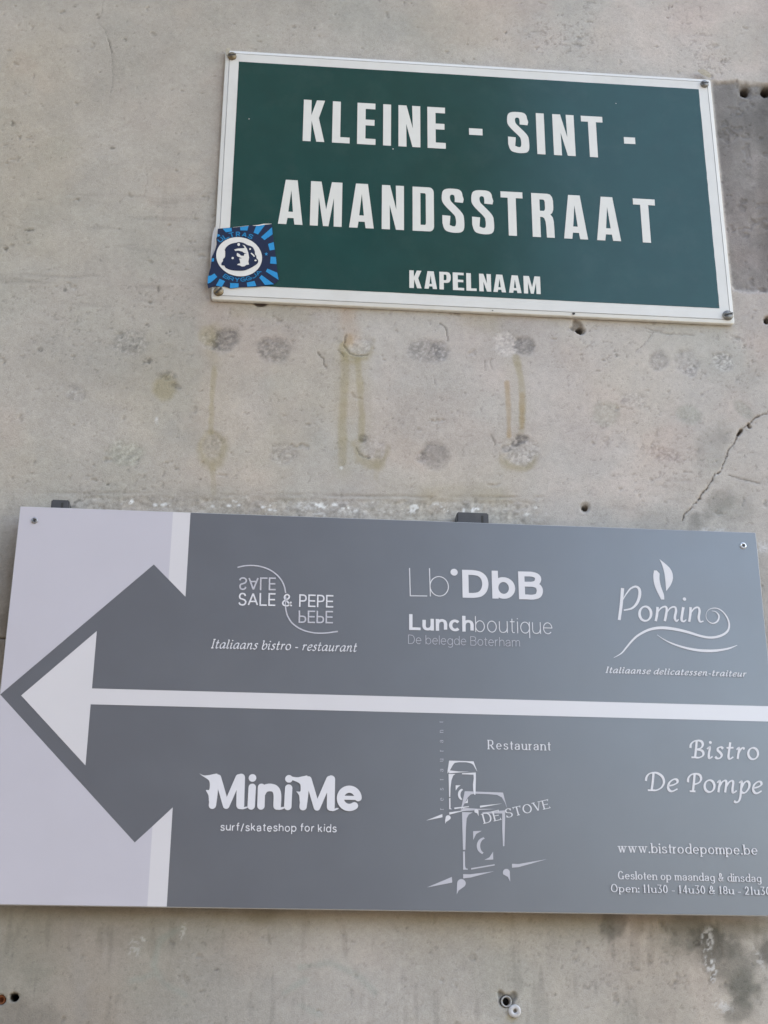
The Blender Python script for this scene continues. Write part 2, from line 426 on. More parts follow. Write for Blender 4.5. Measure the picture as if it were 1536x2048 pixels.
def lay(fl, font, s, A, B, top, tv=.12, th=None, xh=.7, gap=.2, space=.34, slant=0.0, nib=None, wob=0.0, curve=None, dotk=1.0):
    """write s on Flat fl between wall points A and B (baseline ends); top = a wall point at capital height above A"""
    th = tv if th is None else th
    A, B, top = np.array(A), np.array(B), np.array(top)
    u = (B - A) / np.linalg.norm(B - A)
    n = np.array([-u[1], u[0]])
    cap = float((top - A) @ n)
    rnd = random.Random(len(s) * 31 + int(cap * 1e5))
    x = 0.0
    place = []
    for ch in s:
        if ch == ' ':
            x += space
            continue
        w = font[ch][0] + tv * (0.35 if font is ITAL else 1.0)
        place.append((ch, x, w))
        x += w + gap
    total = x - gap
    kx = np.linalg.norm(B - A) / total

    def T(px, py, x0):
        if py > .7: y = (xh - th / 2) + (py - .7) / .3 * (1 - xh)
        else: y = th / 2 + py / .7 * (xh - th) if py >= 0 else th / 2 + py
        xx = x0 + tv / 2 + px + slant * (y - .35)
        return xx, y

    def out(xx, y):
        q = A + u * xx * kx + n * y * cap
        return curve(q) if curve else q

    for ch, x0, w in place:
        jy = rnd.uniform(-1, 1) * wob
        js = rnd.uniform(-1, 1) * wob
        for st in font[ch][1]:
            kind, pts = st[0], st[1]
            fac = st[2] if len(st) > 2 else None
            q = [T(px, py, x0) for px, py in pts]
            q = [(a + js * b * .6, b + jy * .5) for a, b in q]
            if kind == 'd':
                r = tv * .62 * dotk * (fac or 1)
                c = out(*q[0])
                fl.disc(c, r * cap * (1.0 if nib is None else .9), n=14)
                continue
            if kind == 'h':
                a, b = q[0]
                wl = .0 if fac == 'r' else .11
                wr = .0 if fac == 'l' else .11
                yy = b + (th * .0)
                q = [(a - wl - tv * .3, yy), (a + wr + tv * .3, yy)]
                fl.strip([out(*t) for t in q], th * .5 * cap)
                continue
            if kind == 'v':
                a, b = q[0]
                q = [(a, b), (a, b + .17 * fac)]
                fl.strip([out(*t) for t in q], [th * .75 * cap, th * .3 * cap])
                continue
            q = np.array(q)
            if kind == 'l':
                d = q[-1] - q[0]
                d = d / np.linalg.norm(d)
                e = (th if abs(d[1]) > .5 else tv) / 2
                if font is not ITAL and abs(d[0] * d[1]) < .02:
                    q[0] -= d * e
                    q[-1] += d * e
                tt = np.repeat(d[None], len(q), 0)
            else:
                tt = np.gradient(q, axis=0)
                if np.hypot(*(q[0] - q[-1])) < 1e-6: tt[0] = tt[-1] = q[1] - q[-2]
                tt /= np.maximum(np.hypot(tt[:, 0], tt[:, 1]), 1e-9)[:, None]
            if nib is not None:
                ang = math.radians(nib)
                cr = tt[:, 0] * math.sin(ang) - tt[:, 1] * math.cos(ang)
                hw = np.sqrt((tv * cr) ** 2 + (th ** 2) * (1 - cr ** 2)) / 2
            else:
                hw = np.sqrt((tv * tt[:, 1]) ** 2 + (th * tt[:, 0]) ** 2) / 2
                if fac is not None and kind == 'l': hw = np.full(len(q), tv * fac / 2)
            fl.strip([out(*t) for t in q], hw * cap)


HEAVY = {
    'K': [[(0, 0), (.37, 0), (.39, .5), (.63, 0), (1, 0), (.72, .57), (.99, 1), (.61, 1), (.37, .63), (.36, 1), (0, 1)]],
    'L': [[(0, 0), (1, 0), (1, .14), (.46, .14), (.46, 1), (0, 1)]],
    'E': [[(0, 0), (1, 0), (1, .14), (.45, .14), (.45, .46), (.94, .46), (.94, .6), (.45, .6), (.45, .86), (.98, .86), (.98, 1), (0, 1)]],
    'I': [[(0, 0), (1, 0), (1, 1), (0, 1)]],
    'N': [[(0, 0), (.37, 0), (.355, .55), (.64, 0), (1, 0), (1, 1), (.63, 1), (.655, .45), (.37, 1), (0, 1)]],
    'T': [[(.32, 0), (.69, 0), (.69, .86), (1, .86), (1, 1), (0, 1), (0, .86), (.32, .86)]],
    'A': [[(0, 0), (.34, 0), (.38, .14), (.63, .14), (.67, 0), (1, 0), (.745, 1), (.255, 1)], [(.405, .28), (.595, .28), (.5, .77)]],
    'M': [[(0, 0), (.25, 0), (.262, .64), (.415, 0), (.585, 0), (.738, .64), (.75, 0), (1, 0), (1, 1), (.665, 1), (.5, .37), (.335, 1), (0, 1)]],
    'D': [[(0, 0), (.7, 0)] + arc(.78, .12, .22, .12, -90, 0, 6) + arc(.78, .88, .22, .12, 0, 90, 6) + [(0, 1)],
          [(.37, .14), (.54, .14)] + arc(.56, .18, .06, .04, -90, 0, 4) + arc(.56, .82, .06, .04, 0, 90, 4) + [(.37, .86)]],
    'S': [[((X - 124) / 206.0, (505 - Y) / 408.0) for X, Y in smooth_poly([(320, 225), (318, 160), (310, 125), (285, 103), (235, 97), (175, 100), (140, 117), (126, 150), (124, 205), (135, 235), (165, 272), (235, 340), (250, 370), (253, 420), (245, 443), (228, 447), (208, 440), (202, 415)], 3)[:-3]
           + [(202, 352), (127, 348)] + catmull([(127, 420), (140, 465), (165, 493), (230, 505), (290, 500), (320, 480), (330, 440), (328, 370), (320, 335), (290, 295), (215, 222), (202, 197), (200, 172), (208, 157), (225, 153), (240, 162), (245, 185)], 3) + [(244, 221)]]],
    'R': [[(0, 0), (.37, 0), (.37, .46), (.48, .46), (.56, .43), (.61, .36), (.63, .24), (.64, 0), (1, 0), (.985, .36), (.95, .46), (.84, .525), (.93, .565), (.98, .63), (.99, .7), (.99, .84), (.95, .93), (.86, .985), (.72, 1), (0, 1)],
          [(.37, .60), (.54, .60), (.59, .62), (.61, .66), (.61, .8), (.59, .84), (.54, .86), (.37, .86)]],
    'P': [[(0, 0), (.38, 0), (.38, .38), (.68, .38), (.88, .43), (.98, .55), (1, .7), (.98, .84), (.88, .96), (.68, 1), (0, 1)],
          [(.38, .53), (.56, .53), (.62, .58), (.63, .69), (.62, .8), (.56, .85), (.38, .85)]],
    '-': [[(0, 0), (1, 0), (1, 1), (0, 1)]],
}

# ------------------------------------------------------------------ the street around the wall
GROUND = mat("stone_setts", (0.095, 0.086, 0.073), 0.9, amount=0.25, scale=30, bump=0.004, bump_scale=200, dirt=(0.065, 0.06, 0.055), dirt_scale=1.5, dirt_amt=0.6)
PAVE = mat("concrete_paving", (0.30, 0.285, 0.26), 0.85, amount=0.12, scale=12, bump=0.002, bump_scale=150, dirt=(0.16, 0.15, 0.14), dirt_scale=2, dirt_amt=0.5)


def box(x0, x1, y0, y1, z0, z1):
    v = [(x0, y0, z0), (x1, y0, z0), (x1, y1, z0), (x0, y1, z0), (x0, y0, z1), (x1, y0, z1), (x1, y1, z1), (x0, y1, z1)]
    f = [(0, 3, 2, 1), (4, 5, 6, 7), (0, 1, 5, 4), (1, 2, 6, 5), (2, 3, 7, 6), (3, 0, 4, 7)]
    return v, f


def boxes(bl):
    V, Fc = [], []
    for b in bl:
        v, f = box(*b)
        n = len(V)
        V += v
        Fc += [tuple(i + n for i in q) for q in f]
    return V, Fc


tag(mesh_obj("ground", [(-200, -200, 0), (200, -200, 0), (200, 200, 0), (-200, 200, 0)], [(0, 1, 2, 3)], GROUND), kind='structure')
tag(mesh_obj("pavement", *box(-40, 40, -1.5, 0.35, -0.05, 0.12), PAVE), kind='structure')

BRICK = mat("dark_brick", (0.16, 0.105, 0.085), 0.85, amount=0.2, scale=18, dirt=(0.09, 0.07, 0.06), dirt_scale=1.2, dirt_amt=0.6)
RENDERED = mat("pale_render", (0.46, 0.41, 0.34), 0.85, amount=0.08, scale=6, dirt=(0.3, 0.27, 0.23), dirt_scale=1.0, dirt_amt=0.4)
GLASS = new_mat("window_glass", (0.03, 0.035, 0.04), 0.08)
FRAME = mat("painted_window_frame", (0.6, 0.6, 0.58), 0.5, amount=0.04)
ROOF = mat("clay_roof_tiles", (0.17, 0.075, 0.05), 0.85, amount=0.2, scale=10)


def house(name, label, x0, x1, z1, wmat, cols, rows, y0=-17.0, y1=-8.2):
    e = empty(name, (x0 + x1) / 2, y1, 0)
    tag(e, label, "building")
    mesh_obj("wall", *box(x0, x1, y0, y1, -0.05, z1), wmat, e)
    ym = (y0 + y1) / 2
    v = [(x0 - .2, y0 - .3, z1), (x1 + .2, y0 - .3, z1), (x1 + .2, y1 + .3, z1), (x0 - .2, y1 + .3, z1), (x0 - .2, ym, z1 + 1.6), (x1 + .2, ym, z1 + 1.6)]
    mesh_obj("roof", v, [(3, 2, 1, 0), (0, 1, 5, 4), (2, 3, 4, 5), (1, 2, 5), (3, 0, 4)], ROOF, e)
    wx = (x1 - x0) / cols
    for r in range(rows):
        for c in range(cols):
            cx, cz = x0 + wx * (c + .5), 1.0 + r * 3.1
            fr = mesh_obj("window", *boxes([(cx - .55, cx - .48, y1, y1 + .06, cz, cz + 1.7), (cx + .48, cx + .55, y1, y1 + .06, cz, cz + 1.7), (cx - .48, cx + .48, y1, y1 + .06, cz, cz + .07),
                                            (cx - .48, cx + .48, y1, y1 + .06, cz + 1.63, cz + 1.7), (cx - .03, cx + .03, y1, y1 + .05, cz + .07, cz + 1.63)]), FRAME, e)
            mesh_obj("pane", *boxes([(cx - .48, cx - .03, y1, y1 + .02, cz + .07, cz + 1.63), (cx + .03, cx + .48, y1, y1 + .02, cz + .07, cz + 1.63)]), GLASS, fr)
    return e


house("unseen_brick_house", "unseen tall dark brick house across the street, shaped for the sign reflections, with white window frames", -13.0, 2.3, 12.5, BRICK, 5, 4)  # out of view; its edge and height are set to darken the signs' reflections
house("unseen_low_house", "unseen low pale rendered house, placed for the sign reflections, far across the square behind the tall brick one", -1.0, 14.0, 2.9, RENDERED, 4, 1, -28.0, -20.0)  # out of view; set low and far back so the signs reflect sky

# ------------------------------------------------------------------ the wall
WX0, WX1, WZ0, WZ1 = -0.22, 1.12, Z0 - 0.68, Z0 + 0.98
STEP = 0.0015
nx, nz = int((WX1 - WX0) / STEP) + 1, int((WZ1 - WZ0) / STEP) + 1
gx, gz = np.meshgrid(np.linspace(WX0, WX1, nx), np.linspace(WZ0, WZ1, nz))
X, Zw = gx.ravel(), gz.ravel()
U, V = to_px(X, Zw)
rs = np.random.RandomState(11)


def vnoise(x, z, freq, seed):
    """smooth value noise in [-1, 1]"""
    r = np.random.RandomState(seed)
    tab = r.uniform(-1, 1, (256, 256)).astype(np.float32)
    fx, fz = x * freq + 1000.3, z * freq + 1000.7
    ix, iz = np.floor(fx).astype(int), np.floor(fz).astype(int)
    tx, tz = fx - ix, fz - iz
    tx, tz = tx * tx * tx * (tx * (tx * 6 - 15) + 10), tz * tz * tz * (tz * (tz * 6 - 15) + 10)
    a, b = tab[iz & 255, ix & 255], tab[iz & 255, (ix + 1) & 255]
    c, d = tab[(iz + 1) & 255, ix & 255], tab[(iz + 1) & 255, (ix + 1) & 255]
    return (a * (1 - tx) + b * tx) * (1 - tz) + (c * (1 - tx) + d * tx) * tz


def fbm(freq, octv, seed, sx=1.0, sz=1.0, gain=.5):
    o, a, t = 0, 1.0, 0
    for k in range(octv):
        o = o + a * vnoise(X * sx + k * 3.1, Zw * sz - k * 1.7, freq * 2 ** k, seed + k)
        t += a
        a *= gain
    return o / t


def sstep(a, b, x):
    t = np.clip((x - a) / (b - a), 0, 1)
    return t * t * (3 - 2 * t)


n_big, n_mid, n_small = fbm(3.5, 4, 1), fbm(14, 5, 20), fbm(60, 4, 40)
n_fine, n_grain = fbm(170, 2, 60), fbm(330, 1, 80)
n_speck = .55 * vnoise(X, Zw, 260, 71) + .65 * vnoise(X, Zw, 480, 72)
n_w1, n_w2 = fbm(40, 4, 90), fbm(110, 3, 120)

col = np.empty((len(X), 3))
base = np.array([0.385, 0.362, 0.335])
col[:] = base
hgt = 0.0010 * n_big + 0.0006 * n_mid + 0.00030 * n_small + 0.00010 * n_fine


def mixc(mask, c, k=1.0):
    mk = (mask * k)[:, None]
    col[:] = col * (1 - mk) + np.array(c) * mk


def mulc(mask, f):
    """mask in 0..1; where 1 the colour is multiplied by f (scalar or rgb)"""
    col[:] *= 1 + mask[:, None] * (np.array(f) - 1)


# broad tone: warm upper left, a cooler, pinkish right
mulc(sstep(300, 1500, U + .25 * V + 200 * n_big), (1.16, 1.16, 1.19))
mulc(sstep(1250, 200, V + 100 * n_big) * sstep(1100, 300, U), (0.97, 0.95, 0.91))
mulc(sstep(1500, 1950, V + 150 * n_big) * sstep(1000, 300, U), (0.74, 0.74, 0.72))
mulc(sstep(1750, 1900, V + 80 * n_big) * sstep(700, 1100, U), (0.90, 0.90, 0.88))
mulc(sstep(-.2, .7, n_mid), (0.93, 0.935, 0.935))
mulc(sstep(-.1, .6, n_big), (0.95, 0.95, 0.94))
mulc(sstep(0.05, .5, fbm(9, 4, 300)), (0.96, 0.975, 0.975))
mulc(sstep(0.1, .5, fbm(7, 4, 333)), (1.04, 1.0, 0.985))
col *= (1 + 0.05 * n_small + 0.035 * n_fine + 0.04 * n_grain + .035 * vnoise(X, Zw, 520, 77))[:, None]
# cloudy tints: sandy, pinkish and greenish patches, softly blended
mulc(sstep(-.1, .55, fbm(5, 4, 700)), (1.025, 1.0, .955))
mulc(sstep(.0, .55, fbm(6, 4, 720)), (1.025, .985, .985))
mulc(sstep(.05, .55, fbm(8, 4, 740)), (.972, .99, .985))
mulc(sstep(-.1, .6, fbm(4, 5, 760)), .94)
# trowel marks: sideways in the upper left, downwards at the bottom
tr = sstep(.25, .6, fbm(60, 3, 400, sx=.22, sz=1.6)) * sstep(330, 420, V + 40 * n_mid) * sstep(680, 560, V) * sstep(700, 500, U)
mulc(tr, .88); hgt -= tr * .0002
tr = sstep(.25, .6, fbm(60, 3, 420, sx=1.5, sz=.25)) * sstep(1780, 1860, V)
mulc(tr, .86); hgt -= tr * .0002
tr = sstep(.2, .55, fbm(70, 3, 440, sx=.4, sz=1.4)) * sstep(900, 960, V) * sstep(1080, 1000, V) * sstep(1150, 1220, U)
mulc(tr, .92); hgt -= tr * .0002


def pits(mask, thr, freq, seed, depth, k):
    k = 1 - (1 - k) * .58
    """small pits where the noise passes thr; mask lowers the threshold"""
    q = fbm(freq, 3, seed, gain=.6) + mask
    p = sstep(thr, thr + .07, q)
    mulc(p, k)
    hgt[:] -= depth * p
    return p


def blob(cx, cy, rx, ry, a=0.0, rough=.26, soft=.27):
    ca, sa = math.cos(math.radians(a)), math.sin(math.radians(a))
    dx, dy = U - cx, V - cy
    d = np.hypot((dx * ca + dy * sa) / rx, (-dx * sa + dy * ca) / ry) + rough * n_w1 + rough * .5 * n_w2
    return sstep(1 + soft, 1 - soft, d)


# scattered dirty pits, thicker in some places of the photograph
dens = np.zeros_like(X)
for cx, cy, rx, ry, w in [(1110, 75, 75, 40, .5), (1180, 90, 40, 40, .3), (1178, 8, 16, 20, .4), (1390, 85, 36, 42, .42), (1410, 120, 18, 30, .35), (1448, 120, 30, 20, .35), (1375, 25, 40, 20, .3),
                          (40, 285, 60, 50, .32), (20, 460, 60, 60, .25), (310, 570, 60, 50, .2), (250, 690, 120, 80, .12), (100, 640, 140, 90, .14), (650, 780, 60, 110, .18), (560, 640, 200, 30, .14),
                          (1170, 690, 60, 90, .2), (1250, 720, 60, 40, .16), (1470, 765, 80, 40, .26), (1490, 690, 40, 24, .4), (1300, 880, 130, 60, .2), (930, 820, 120, 60, .16), (1400, 960, 100, 60, .14),
                          (180, 980, 120, 40, .2), (1260, 960, 90, 60, .12), (1330, 1960, 160, 70, .2), (1240, 1930, 120, 60, .14), (1100, 1900, 160, 80, .1), (190, 150, 80, 60, .1), (300, 960, 60, 40, .14)]:
    dens += w * np.exp(-(((U - cx) / rx) ** 2 + ((V - cy) / ry) ** 2))
dens += .06 * sstep(500, 650, V)
pits(dens, .66, 150, 500, .0004, .72)
pits(dens * .7, .66, 300, 520, .0003, .74)
pits(dens * .8, .80, 70, 540, .0005, .78)
pits(dens * .25 + .05 * n_mid, .60, 340, 580, .00025, .72)
# small single pits and smudges
for cx, cy, rx, ry in [(195, 33, 5, 7), (150, 12, 5, 4), (250, 79, 3, 3), (293, 93, 3, 2), (225, 296, 6, 3), (23, 248, 4, 5), (404, 185, 3, 3), (60, 460, 8, 3), (10, 495, 6, 5), (318, 413, 6, 3), (293, 415, 6, 4),
                       (317, 575, 5, 9), (300, 605, 4, 3), (32, 597, 4, 5), (130, 580, 3, 3), (290, 652, 7, 4), (335, 668, 5, 6), (80, 700, 7, 5), (292, 722, 9, 5), (298, 735, 5, 8), (1232, 708, 5, 6), (1197, 742, 7, 4),
                       (399, 958, 3, 2), (215, 970, 4, 4), (437, 1939, 9, 5), (452, 1943, 6, 4), (814, 1857, 2, 3), (1110, 1990, 3, 5), (1395, 1888, 7, 5), (1340, 12, 4, 4), (1336, 33, 4, 3), (1448, 122, 6, 5)]:
    b = blob(cx, cy, rx, ry, 0, .95, .4) * sstep(-.35, .35, n_speck + .7 * n_w2)
    mulc(b, .6); hgt -= .0008 * b

# the darker cement patch right of the street sign, a shallow recess
inpatch = sstep(1418, 1428, U - (V - 165) * .1) * sstep(161, 170, V + 6 * n_w1 + 3 * n_w2) * sstep(584, 570, V + 14 * n_w1 + 6 * n_w2)
mulc(inpatch, (.43, .44, .455)); mulc(inpatch * sstep(150, 560, V + 60 * n_mid), 1.42); hgt -= inpatch * .0030
mulc(inpatch * sstep(.0, .5, n_mid + .5 * n_small + .3 * n_w2), .86); mulc(inpatch * sstep(.1, .6, n_w1 + .5 * n_speck), .88)
mulc(inpatch * sstep(-.1, -.45, n_mid), 1.2)
pits(inpatch * .3, .60, 70, 560, .0008, .8)
edge = sstep(1512, 1530, U + 5 * n_w1) * sstep(100, 180, V) * sstep(640, 520, V)
mulc(edge, .80)
mulc(sstep(1480, 1540, U + 20 * n_mid) * sstep(170, 60, V), .88)


def streak(pts, w, c, k, soft=1.0):
    """a run of stain, in places with painted-in shade, along a pixel polyline"""
    d = np.full(len(X), 1e9)
    for (ax, ay), (bx, by) in zip(pts[:-1], pts[1:]):
        vx, vy = bx - ax, by - ay
        t = np.clip(((U - ax) * vx + (V - ay) * vy) / (vx * vx + vy * vy), 0, 1)
        d = np.minimum(d, np.hypot(U - ax - t * vx, V - ay - t * vy))
    d = d + 2.2 * n_w1 + 1.5 * n_w2
    mk = sstep(w * (1 + .5 * soft), w * (1 - .5 * soft), d)
    mk *= .75 + .35 * n_small
    mk = np.clip(mk, 0, 1)
    mixc(mk, c, k)
    return mk


OLIVE, OCHRE, RUST, GREYD = (.275, .232, .125), (.33, .225, .115), (.36, .225, .14), (.215, .215, .215)
streak([(429, 735), (424, 790), (422, 865)], 5, OLIVE, .5)
streak([(432, 655), (420, 700), (430, 730)], 11, OLIVE, .22)
streak([(688, 690), (690, 760), (685, 830), (684, 925)], 8, OLIVE, .5)
streak([(716, 718), (720, 770), (724, 830), (722, 880)], 6, OLIVE, .55)
streak([(690, 690), (688, 800), (686, 935)], 17, OLIVE, .24, 1.8)
streak([(722, 700), (724, 800), (726, 890)], 15, OLIVE, .22, 1.8)
streak([(1030, 720), (1034, 800), (1032, 880)], 22, OLIVE, .13, 1.8)
streak([(560, 720), (556, 860)], 16, OLIVE, .10, 1.8)
streak([(1014, 766), (1017, 820), (1018, 872)], 5, OCHRE, .62)
streak([(1032, 715), (1042, 755), (1046, 800), (1043, 862)], 7, OLIVE, .55)
streak([(1044, 790), (1044, 855)], 5, OCHRE, .5)
streak([(693, 612), (696, 640), (704, 675)], 16, RUST, .36, 1.6)
streak([(960, 640), (940, 640), (980, 645)], 20, OLIVE, .25, 1.6)
streak([(755, 905), (752, 955)], 6, OLIVE, .3)
streak([(425, 930), (428, 985)], 5, OLIVE, .35)
streak([(470, 625), (520, 622), (610, 632)], 12, OLIVE, .22, 1.5)
streak([(850, 990), (950, 985), (1005, 995)], 16, OLIVE, .28, 1.6)
streak([(520, 1826), (900, 1832), (1200, 1841)], 24, (.21, .175, .12), .45, 1.9)  # brown stain together with the board's shade, painted in below its bottom edge
streak([(-10, 1820), (300, 1822), (540, 1826)], 22, (.17, .155, .12), .5, 1.9)  # stain and painted-in board shade again, under the left part
streak([(1280, 1850), (1530, 1850)], 18, (.19, .165, .125), .5, 1.6)  # stain and painted-in board shade again, under the right end
streak([(150, 1825), (165, 2040)], 14, GREYD, .18, 1.6)
for p in [[(362, 1855), (320, 1880), (307, 1930), (325, 1965), (370, 1990)], [(262, 1962), (310, 1948)], [(600, 1935), (660, 1925), (715, 1950), (750, 1985)], [(570, 1985), (610, 1960)], [(600, 2010), (640, 2030)]]:
    streak(p, 6, (.25, .30, .275), .38, 1.6)


def spot(cx, cy, rx, ry, a=0.0, f=.66, depth=.0010, speck=.35, tint=(1, 1.01, 1.03), rough=.22):
    """filled drill hole: a disc of coarser, greyer mortar a little below the surface"""
    b = blob(cx, cy, rx, ry, a, rough)
    f, speck, depth = 1 - (1 - f) * .85, speck * .6, depth * .6
    mulc(b, np.array(tint) * f)
    mulc(b * sstep(.1, .5, n_speck), 1 + speck)
    mulc(b * sstep(-.1, -.5, n_speck + .4 * n_w2), 1 - speck * .7)
    hgt[:] -= b * (depth - .0002 * n_fine - .00015 * n_grain)
    ring = np.clip(blob(cx, cy, rx * 1.1, ry * 1.1, a, rough) - b, 0, 1)
    mulc(ring, .95)
    return b


spot(548, 698, 32, 24, 12, .66, speck=.5)
spot(855, 702, 36, 22, 5, .74, speck=.45); spot(880, 698, 18, 17, 0, .85, speck=.2)
spot(868, 910, 29, 27, 0, .66, speck=.2); spot(842, 915, 14, 10, 0, .85)
spot(567, 907, 28, 22, 10, .84, speck=.3)
spot(425, 893, 22, 28, 0, .90, speck=.3)
b = blob(425, 900, 28, 36); b2 = blob(424, 893, 18, 24)
mixc(np.clip(b - b2 * .6, 0, 1), OLIVE, .45)
spot(448, 680, 30, 22, -25, .58, .0016, .5); spot(420, 678, 20, 22, 0, .92, speck=.3)
mixc(blob(415, 672, 18, 20, 0, .3, .3), OLIVE, .35)
spot(260, 685, 36, 26, 0, .86, .0006, .4)
spot(715, 692, 28, 22, 0, 1.0, .0018, .3)
mixc(blob(698, 680, 12, 14, 0, .4, .3), OCHRE, .4)
mixc(np.clip(blob(716, 700, 34, 26, 0, .3) - blob(716, 692, 27, 21, 0, .3), 0, 1), OLIVE, .5)
spot(1012, 688, 26, 22, 30, 1.18, .0014, .35); spot(1048, 692, 20, 18, 0, .62, .0016, .4)
spot(1040, 903, 32, 30, 0, .95, .0012, .4); spot(1043, 877, 14, 9, 0, .55); spot(1012, 897, 10, 7, 0, .55); spot(1030, 888, 9, 6, 0, .6)
mixc(np.clip(blob(1038, 918, 34, 24, 0, .3, .3) - blob(1038, 902, 30, 24, 0, .3), 0, 1), OLIVE, .5)
spot(745, 900, 30, 30, 0, .93, .0008, .2); spot(726, 877, 9, 8, 0, .5)
mixc(np.clip(blob(744, 905, 36, 38, 0, .3, .2) - blob(746, 893, 28, 28, 0, .25), 0, 1), OLIVE, .5)
spot(1318, 721, 20, 20, 0, .72, speck=.25); spot(1373, 720, 25, 24, 0, .84, speck=.2); spot(1382, 742, 10, 12, 0, .88); spot(1446, 723, 22, 17, 25, .95, .0014, .6)
spot(1212, 828, 27, 27, 0, .87, .0004, .15, (.98, 1.02, 1.0)); spot(1378, 828, 24, 18, 15, .84, .0005, .15, (.97, 1.02, 1.0)); spot(1487, 820, 26, 12, 42, .84, .0005, .15, (.97, 1.02, 1.0))
b = blob(330, 776, 27, 27, 0, .25); mixc(b, OLIVE, .5); hgt -= b * .0006
spot(333, 752, 22, 8, 0, .8, .0006, .4); spot(350, 772, 14, 6, 20, .75)
spot(150, 786, 22, 18, 20, .88, .0004, .3); spot(250, 906, 32, 26, 0, .95, .0003, .3, (.98, 1.02, 1.0))
spot(1265, 800, 24, 14, 0, .88, .0004, .3); spot(1330, 910, 40, 14, 10, .86, .0004, .3, (1.02, 1, 1))
# grey grime on the right, under and beside the crack; darker blobs and painted board shade at the left
for cx, cy, rx, ry, a, f in [(1425, 900, 28, 40, 20, .86), (1450, 860, 16, 24, 0, .88), (1435, 1005, 30, 18, -40, .78), (1400, 1040, 20, 16, 0, .82), (1470, 1020, 40, 26, 0, .86), (1388, 1055, 14, 24, 0, .8),
                             (1320, 1045, 60, 26, 0, .9), (1455, 745, 60, 40, 0, .93), (1150, 1850, 80, 40, 0, .95),
                             (1400, 1880, 70, 44, 25, .84), (1450, 1930, 80, 46, 35, .86), (1480, 1970, 50, 30, 0, .82), (1530, 1900, 22, 40, 0, .70), (1480, 2020, 34, 30, 0, .78), (1330, 1890, 40, 16, 35, .85),
                             (60, 1900, 90, 60, 0, .93), (40, 2040, 80, 40, 0, .82), (10, 1150, 40, 120, 0, .80), (15, 1300, 30, 90, 0, .78), (70, 1960, 40, 30, 0, .95), (300, 1870, 120, 30, 0, .92)]:  # the two tall blobs paint in the board's shade beside its left edge
    mulc(blob(cx, cy, rx, ry, a, .45, .45), (f * .99, f, f * .995))
for cx, cy, rx, ry, a, f in [(1223, 1836, 27, 34, 0, .60), (1395, 1872, 76, 34, 28, .80), (1455, 1925, 66, 48, 40, .74), (1490, 1985, 40, 24, 20, .80), (1532, 1905, 16, 34, 0, .66), (1478, 2020, 26, 24, 0, .76), (1465, 1860, 64, 22, 0, .78)]:
    mulc(blob(cx, cy, rx, ry, a, .6, .34), (f * .985, f, f))
# lighter traces: old plaster and paint
for cx, cy, rx, ry, a, k in [(1416, 1885, 10, 30, 0, .75), (1422, 1935, 10, 34, -12, .85), (1530, 1090, 20, 16, 0, .75), (1425, 1062, 26, 8, 0, .6), (1520, 1920, 8, 34, -30, .5), (366, 1858, 6, 17, 15, .6), (268, 1895, 10, 18, 0, .35),
                             (288, 1878, 8, 5, 0, .5), (313, 842, 3, 8, 0, .8), (683, 935, 3, 3, 0, .9), (1445, 2010, 20, 12, 30, .5), (620, 1012, 26, 8, 0, .5), (640, 1022, 12, 14, 0, .5)]:
    mixc(blob(cx, cy, rx, ry, a, .7, .4) * sstep(-.25, .35, n_speck + .5 * n_w2), (.58, .585, .59), k * .9)
# the rough strip above the board with a faint ledge and chips of white paint
ledge = np.abs(V - (986 + 9 * sstep(200, 1000, U) + 4 * n_mid)) - 3.0
lm = sstep(2.5, -2.0, ledge + 2 * n_w1) * sstep(60, 130, U) * sstep(1130, 1040, U)
lm *= sstep(-.5, .5, n_w1 + .5 * n_small); mulc(lm, .86); hgt -= lm * .0009
strip = sstep(988, 998, V - 9 * sstep(200, 1000, U)) * sstep(1110, 1080, V) * sstep(130, 190, U) * sstep(1130, 1040, U)
hgt += strip * (.0006 * n_w2 - .0008 + .0006 * n_fine)
mulc(strip * sstep(.1, .5, n_w2), .82)
mulc(strip * sstep(.1, .5, -n_fine), 1.14)
mulc(strip * sstep(.0, .5, n_speck + .4 * n_w2), 1.09); mulc(strip * sstep(.1, .5, -n_speck), .89)
chips = strip * sstep(-.35, .2, n_speck) * sstep(.36, .52, fbm(110, 3, 600, sx=.7) + .30 * np.exp(-((U - 745) / 70) ** 2) + .18 * np.exp(-((U - 850) / 60) ** 2) + .1 * np.exp(-((U - 640) / 40) ** 2)) * np.exp(-((V - 1014 - (U - 740) * .02) / 9) ** 2)
mixc(np.clip(chips * 1.3, 0, 1), (.72, .72, .71), .95)
for cx, cy in [(310, 1009), (325, 1009), (331, 1007), (458, 1011), (425, 1011), (478, 1010), (525, 1014), (540, 1018), (550, 1020)]:
    mixc(blob(cx, cy, 4, 2.4, 8, .4, .4), (.68, .68, .68), .85)
for pts in ([(150, 1005), (158, 1000), (163, 1002)], [(144, 1013), (150, 1012)]):
    mk = streak(pts, 3.0, (.07, .068, .065), .8)


def crack(pts, w, depth, k, wig=1.5):
    d = np.full(len(X), 1e9)
    uu, vv = U + wig * (2.2 * n_w1 + 1.5 * n_w2 + 1.0 * n_speck), V + wig * (2.2 * np.roll(n_w1, 977) + n_w2 + 1.0 * np.roll(n_speck, 555))
    for (ax, ay), (bx, by) in zip(pts[:-1], pts[1:]):
        vx, vy = bx - ax, by - ay
        t = np.clip(((uu - ax) * vx + (vv - ay) * vy) / (vx * vx + vy * vy), 0, 1)
        d = np.minimum(d, np.hypot(uu - ax - t * vx, vv - ay - t * vy))
    mk = sstep(w + .9, max(w - .9, 0), d)
    mulc(mk, k)
    hgt[:] -= mk * depth
    return mk


